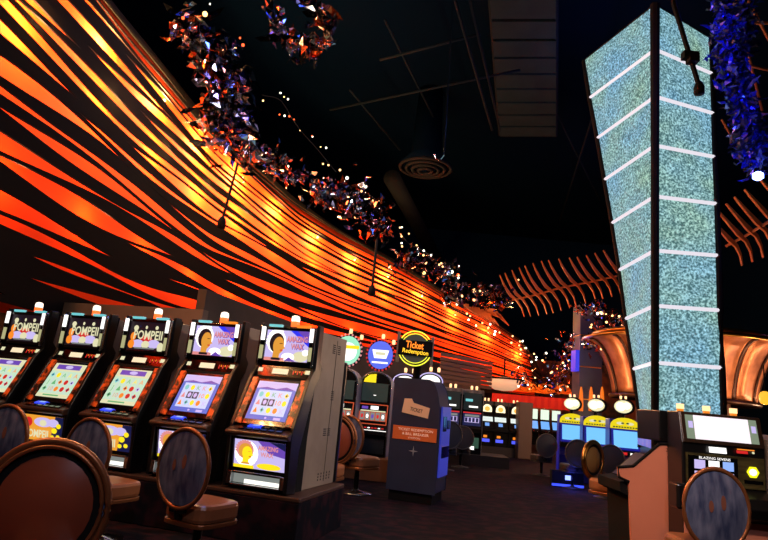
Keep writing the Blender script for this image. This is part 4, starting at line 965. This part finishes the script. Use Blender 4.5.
# ============================================================ FOIL GARLANDS
FM = [mat('foil_silver', (200, 205, 215), .16, 1), mat('foil_copper', (215, 92, 42), .25, .95), mat('foil_violet', (120, 110, 170), .2, 1), mat('foil_black', (30, 28, 32), .2, 1)]
SB = [em('bulb_warm', (255, 190, 120), 4), em('bulb_red', (255, 90, 40), 3), em('bulb_white', (255, 245, 225), 5)]
def garland(pts, n, rad, size, label, bulbs=(), name='foil_garland', mats=FM, wts=(5, 2, 3, 6), cat='hanging ornament', group=None, kidname='foil_leaves', brad=.022):
    P = catmull([tuple(p) for p in pts], 10) if len(pts) > 1 else [Vector(pts[0])]
    o = P[0].copy(); root = thing(name, label, cat, o, 0, group); b = MB()
    pick = [i for i, w in enumerate(wts) for _ in range(w)]
    for _ in range(n):
        c = random.choice(P) + Vector([random.gauss(0, .4) for _ in range(3)])*(rad*random.uniform(.5, 1))-o
        u = Vector([random.gauss(0, 1) for _ in range(3)]).normalized(); w = u.cross(Vector([random.gauss(0, 1) for _ in range(3)])).normalized(); m_ = u.cross(w)
        s = size*random.uniform(.5, 1.3); q = s*random.uniform(.18, .4); mi = random.choice(pick)
        a = [c-u*s, c-u*s*.4+w*q+m_*q*.4, c-u*s*.4-w*q+m_*q*.3, c+u*s*.3+w*q*.9-m_*q*.5, c+u*s*.3-w*q*.9-m_*q*.4, c+u*s+m_*q, c-u*s*.1+m_*q*.9]
        b.add(a, [(0, 2, 6, 1), (1, 6, 3), (6, 2, 4), (6, 4, 3), (3, 4, 5)], mi)
    lv_ = b.build(kidname, mats, root); lv_['kind'] = 'stuff'
    bt = MB(); bt.tube([p-o for p in P], .012, 5) if len(P) > 1 else None
    if len(P) > 1: bt.build('wire', MATT, root)
    for (px, py, Y, k, r) in bulbs:
        p = at_y(px, py, Y)-o; bb = MB(); bb.ball((0, 0, 0), r); bb.build('bulb', SB[k], root, True, loc=p)
    return root
A = at_y
garland([A(188, 28, 10.4), A(206, 52, 10.5), A(228, 85, 10.7), A(222, 122, 10.9), A(240, 145, 11.4)], 430, .72, .23, 'largest crumpled foil garland at the top edge of the orange wall, upper left', [(183, 18, 10, 1, .03), (205, 14, 10, 0, .05), (243, 45, 10.3, 1, .03), (240, 38, 10.3, 1, .02), (210, 4, 10, 2, .015)])
garland([A(246, 150, 11.8), A(275, 165, 12.6), A(305, 178, 13.4)], 150, .5, .19, 'thin foil garland bridging the two larger ones on the wall edge', [])
garland([A(322, 190, 14), A(345, 200, 14.6), A(372, 212, 15.2), A(380, 228, 15.4)], 360, .72, .21, 'round tangle of dark foil leaves on the wall edge, centre left', [(347, 178, 14.4, 2, .04), (366, 199, 15, 2, .04), (340, 170, 14.2, 0, .03)])
garland([A(400, 258, 17.5), A(418, 262, 18), A(440, 270, 18.6), A(452, 276, 19)], 240, .6, .2, 'foil garland with small bulbs below the string of lights, centre', [(426, 263, 18, 0, .04), (424, 273, 18, 0, .05), (452, 272, 18.6, 2, .05), (458, 275, 18.8, 1, .05)])
garland([A(445, 296, 19), A(468, 292, 19.3), A(490, 296, 19.6), A(503, 300, 19.8)], 300, .6, .2, 'long foil garland left of the bronze fins', [(462, 296, 19, 0, .04), (474, 300, 19, 0, .04), (480, 291, 19, 0, .03)])
garland([A(272, -5, 9), A(276, 22, 9), A(284, 40, 9.1), A(305, 48, 9.2), A(325, 40, 9.2), A(320, 12, 9.1), A(300, -5, 9)], 130, .3, .18, 'loose ring of copper and silver foil hanging at the top, right of the largest garland', [], wts=(5, 3, 2, 6))
# bead strings
def light_string(label, knots, n, Y0, Y1, group='strings of small lights'):
    P = catmull([(x, y, 0) for x, y in knots], 10); root = thing('light_string', label, 'string lights', A(knots[0][0], knots[0][1], Y0), 0, group)
    o = Vector(root.location); pts = []
    for i, p in enumerate(P): pts.append(A(p.x, p.y, Y0+(Y1-Y0)*i/(len(P)-1))-o)
    b = MB(); b.tube(pts, .012, 4); b.build('wire', MATT, root)
    for k in range(n):
        p = pts[int((k+.5)*len(pts)/n)]; r = (.020+.010*random.random())*(Y0+Y1)/2/16
        bb = MB(); bb.ball((0, 0, 0), r, 6); bb.build('bulb', SB[random.choice((0, 0, 1, 2))], root, True, loc=p+Vector([random.gauss(0, .13) for _ in range(3)]))
light_string('string of warm small lights right of the largest foil garland, upper left', [(262, 95), (280, 100), (292, 118), (302, 132), (318, 150), (336, 172)], 15, 12, 14)
light_string('string of warm small lights from the centre left tangle down to the centre garland', [(352, 185), (372, 205), (398, 230), (408, 243), (425, 252), (445, 268), (458, 275)], 22, 14.5, 18.5)
light_string('string of warm small lights along the curled far end of the wall', [(462, 310), (475, 320), (495, 332), (512, 341), (526, 350), (535, 358), (537, 366)], 28, 20, 22)
light_string('string of warm small lights in the air above the far fins', [(508, 276), (512, 277)], 1, 18, 18)
# curled orange wing over the far garland
p = A(472, 300, 20.2); wg = thing('orange_wing', 'small curled orange louvred wing below the long foil garland', 'wall sculpture', p)
for k in range(9):
    a0_, a1_ = A(452+5*k, 301+1.5*k, 20.4)-p, A(478+4.2*k, 316+1.0*k+(k*.9), 20.2)-p
    if k > 5: a0_ = A(482+2.5*(k-5), 306+2.5*(k-5), 20.4)-p; a1_ = A(500+3*(k-5), 318+2.5*(k-5), 20.2)-p
    m_ = (a0_+a1_)/2+Vector((0, -.1, .12))
    b = MB(); vs = []
    for q, h in ((a0_, .02), (m_, .07), (a1_, .015)): vs += [q+Vector((0, 0, h)), q-Vector((0, 0, h)), q-Vector((0, -.05, h)), q+Vector((0, .05, h))]
    b.add(vs, [(i*4+j, i*4+(j+1) % 4, (i+1)*4+(j+1) % 4, (i+1)*4+j) for i in range(2) for j in range(4)]+[(3, 2, 1, 0), (8, 9, 10, 11)]); b.build('louvre', FINM, wg)
light('POINT', A(495, 322, 19.6), 25, (255, 150, 60), 'wing_light', .1)
# far right crystal garlands round the column
CRY = [mat('crystal_blue', (90, 100, 230), .1, .9), mat('foil_silver', (0, 0, 0)), mat('foil_copper', (0, 0, 0)), mat('foil_black', (0, 0, 0))]
random.seed(21)
def rb(n, x0, x1, y0, y1, Y): return [(random.uniform(x0, x1), random.uniform(y0, y1), Y, random.choice((0, 2, 0)), random.uniform(.02, .035)) for _ in range(n)]
garland([A(548, 385, 18.6), A(560, 372, 18.4), A(566, 352, 18.2), A(573, 340, 17.6)], 200, .7, .13, 'blue and silver crystal cluster hanging at the left of the grey column', rb(14, 545, 580, 335, 390, 18), mats=CRY, wts=(3, 4, 3, 3))
garland([A(584, 312, 16), A(594, 308, 16), A(606, 316, 16), A(618, 322, 16), A(590, 340, 16), A(608, 346, 16)], 240, .45, .12, 'crystal garland looped across the top of the grey column', rb(10, 583, 622, 306, 350, 15.8), mats=CRY, wts=(1, 4, 3, 3))
garland([A(516, 378, 19), A(520, 376, 19), A(535, 384, 19.4)], 60, .35, .12, 'copper and glass cluster over the dome topped machines', rb(5, 512, 540, 376, 392, 18.8), mats=CRY, wts=(1, 3, 3, 5))
# blue drape
DR = [mat('drape_blue', (36, 44, 190), .25, .5, (24, 30, 160), .03), mat('drape_dark', (40, 42, 70), .4, .6), mat('drape_pale', (130, 150, 235), .15, .7)]
random.seed(5)
d1_ = garland([A(724, -30, 8.2), A(724, 20, 8.2), A(728, 60, 8.2), A(738, 95, 8.2), A(748, 135, 8.2), A(755, 165, 8.2)], 1100, .3, .12, 'long ragged blue crystal drape hanging right of the glass tower', [(757, 176, 8, 2, .03)], name='crystal_drape', mats=DR, wts=(5, 5, 1), kidname='crystals', group=None)
d2_ = garland([A(745, -30, 8.5), A(747, 30, 8.5), A(735, 70, 8.5), A(745, 110, 8.4), A(765, 165, 8.4)], 500, .26, .12, 'shorter dark blue crystal drape beside the long one, at the right edge', [], name='crystal_drape', mats=DR, wts=(3, 6, 1), kidname='crystals')
b = MB(); b.lathe([(.03, -.06), (.07, -.03), (.07, .03), (.03, .06)], 12); tag(b.build('blue_spotlight', em('spot_blue_white', (130, 160, 255), 14), loc=A(758, 176, 7.9)), 'bright blue white spotlight at the foot of the crystal drape', 'light')
light('POINT', A(758, 176, 7.6), 15, (90, 110, 255), 'blue_spot_light', .05)
light('POINT', A(718, 30, 7.6), 22, (60, 70, 255), 'blue_drape_light', .1); light('POINT', A(738, 105, 7.6), 10, (60, 70, 255), 'blue_drape_light', .1)
# ============================================================ LIGHT
w = bpy.data.worlds.new('world'); S_ = bpy.context.scene; S_.world = w; w.use_nodes = True
w.node_tree.nodes['Background'].inputs[0].default_value = (.25, .4, .8, 1); w.node_tree.nodes['Background'].inputs[1].default_value = .05
for o in list(S_.objects):
    if o.parent is None and o.type == 'EMPTY' and any(c.name.startswith(('dome_glass', 'upper_display')) for c in o.children) and o.location.y > 15.5: o.scale = (.78 if o.location.y < 20 else .66, .95, .88)
for (x, y, z, e, a, c, sp_) in ((3.6, 4.6, 4.2, 620, (-.5, 6.4, 1.1), (255, 235, 220), 40), (1.2, 4.2, 6, 300, (.6, 9, .9), (215, 222, 255), 46), (.5, -1.2, 5, 260, (0, 4.6, .5), (225, 225, 255), 75), (-3, 3.5, 6, 150, (-3, 6.5, 1.2), (255, 225, 200), 60), (1.0, 2.2, 3.6, 420, (2.6, 5.6, .7), (255, 225, 205), 36)):
    light('SPOT', (x, y, z), e, c, 'fill_spot', .12, a, sp_, .8)  # added fill for cabinet sides, kiosk, stools and salmon panel, no real fittings
for p_ in ((-2, 9, 8.5), (5, 13, 9), (9, 20, 8)): light('POINT', p_, 90, (90, 130, 255), 'blue_fill', .4)  # added blue fill to tint the dark ceiling and walls, no source there
# added warm fill spots aimed at the rows, no fittings behind them
for (x, y, z, e, a) in ((-3.2, 4.2, 7, 420, (-2.4, 5.4, .8)), (.2, 3.2, 7, 260, (-.5, 4.6, .6)), (2.2, 2.2, 6, 330, (2.3, 4.4, .7)), (1, 9, 9, 300, (.8, 10, 0)), (-2.5, 1.2, 4.5, 90, (-1.0, 2.2, .8)), (4, 14, 9, 400, (4, 15, 1))):
    light('SPOT', (x, y, z), e, (255, 190, 140), 'fill_spot', .12, a, 60, .8)
for px, py, Y, e, c in ((230, 60, 9.0, 60, (230, 225, 255)), (262, 105, 9.6, 40, (215, 205, 255)), (300, 20, 8.2, 10, (255, 220, 190)), (365, 190, 13.2, 60, (235, 235, 255)), (430, 255, 17, 22, (255, 220, 180)), (480, 285, 18.4, 26, (255, 190, 120)), (560, 340, 16.8, 20, (180, 190, 255))):
    light('POINT', A(px, py, Y), e, c, 'ornament_fill', .15)  # added fill so the foil catches pale light, no lamps stand here
# row of warm uplights under the fins
for px, py, Y, e in ((540, 312, 18, 8), (590, 304, 16.6, 9), (740, 262, 11, 6)):
    light('POINT', A(px, py, Y), e, (255, 140, 70), 'fin_uplight', .1)
# dim light on the ceiling gear
light('POINT', A(520, 100, 8), 30, (200, 215, 220), 'ceiling_gear_light', .3)
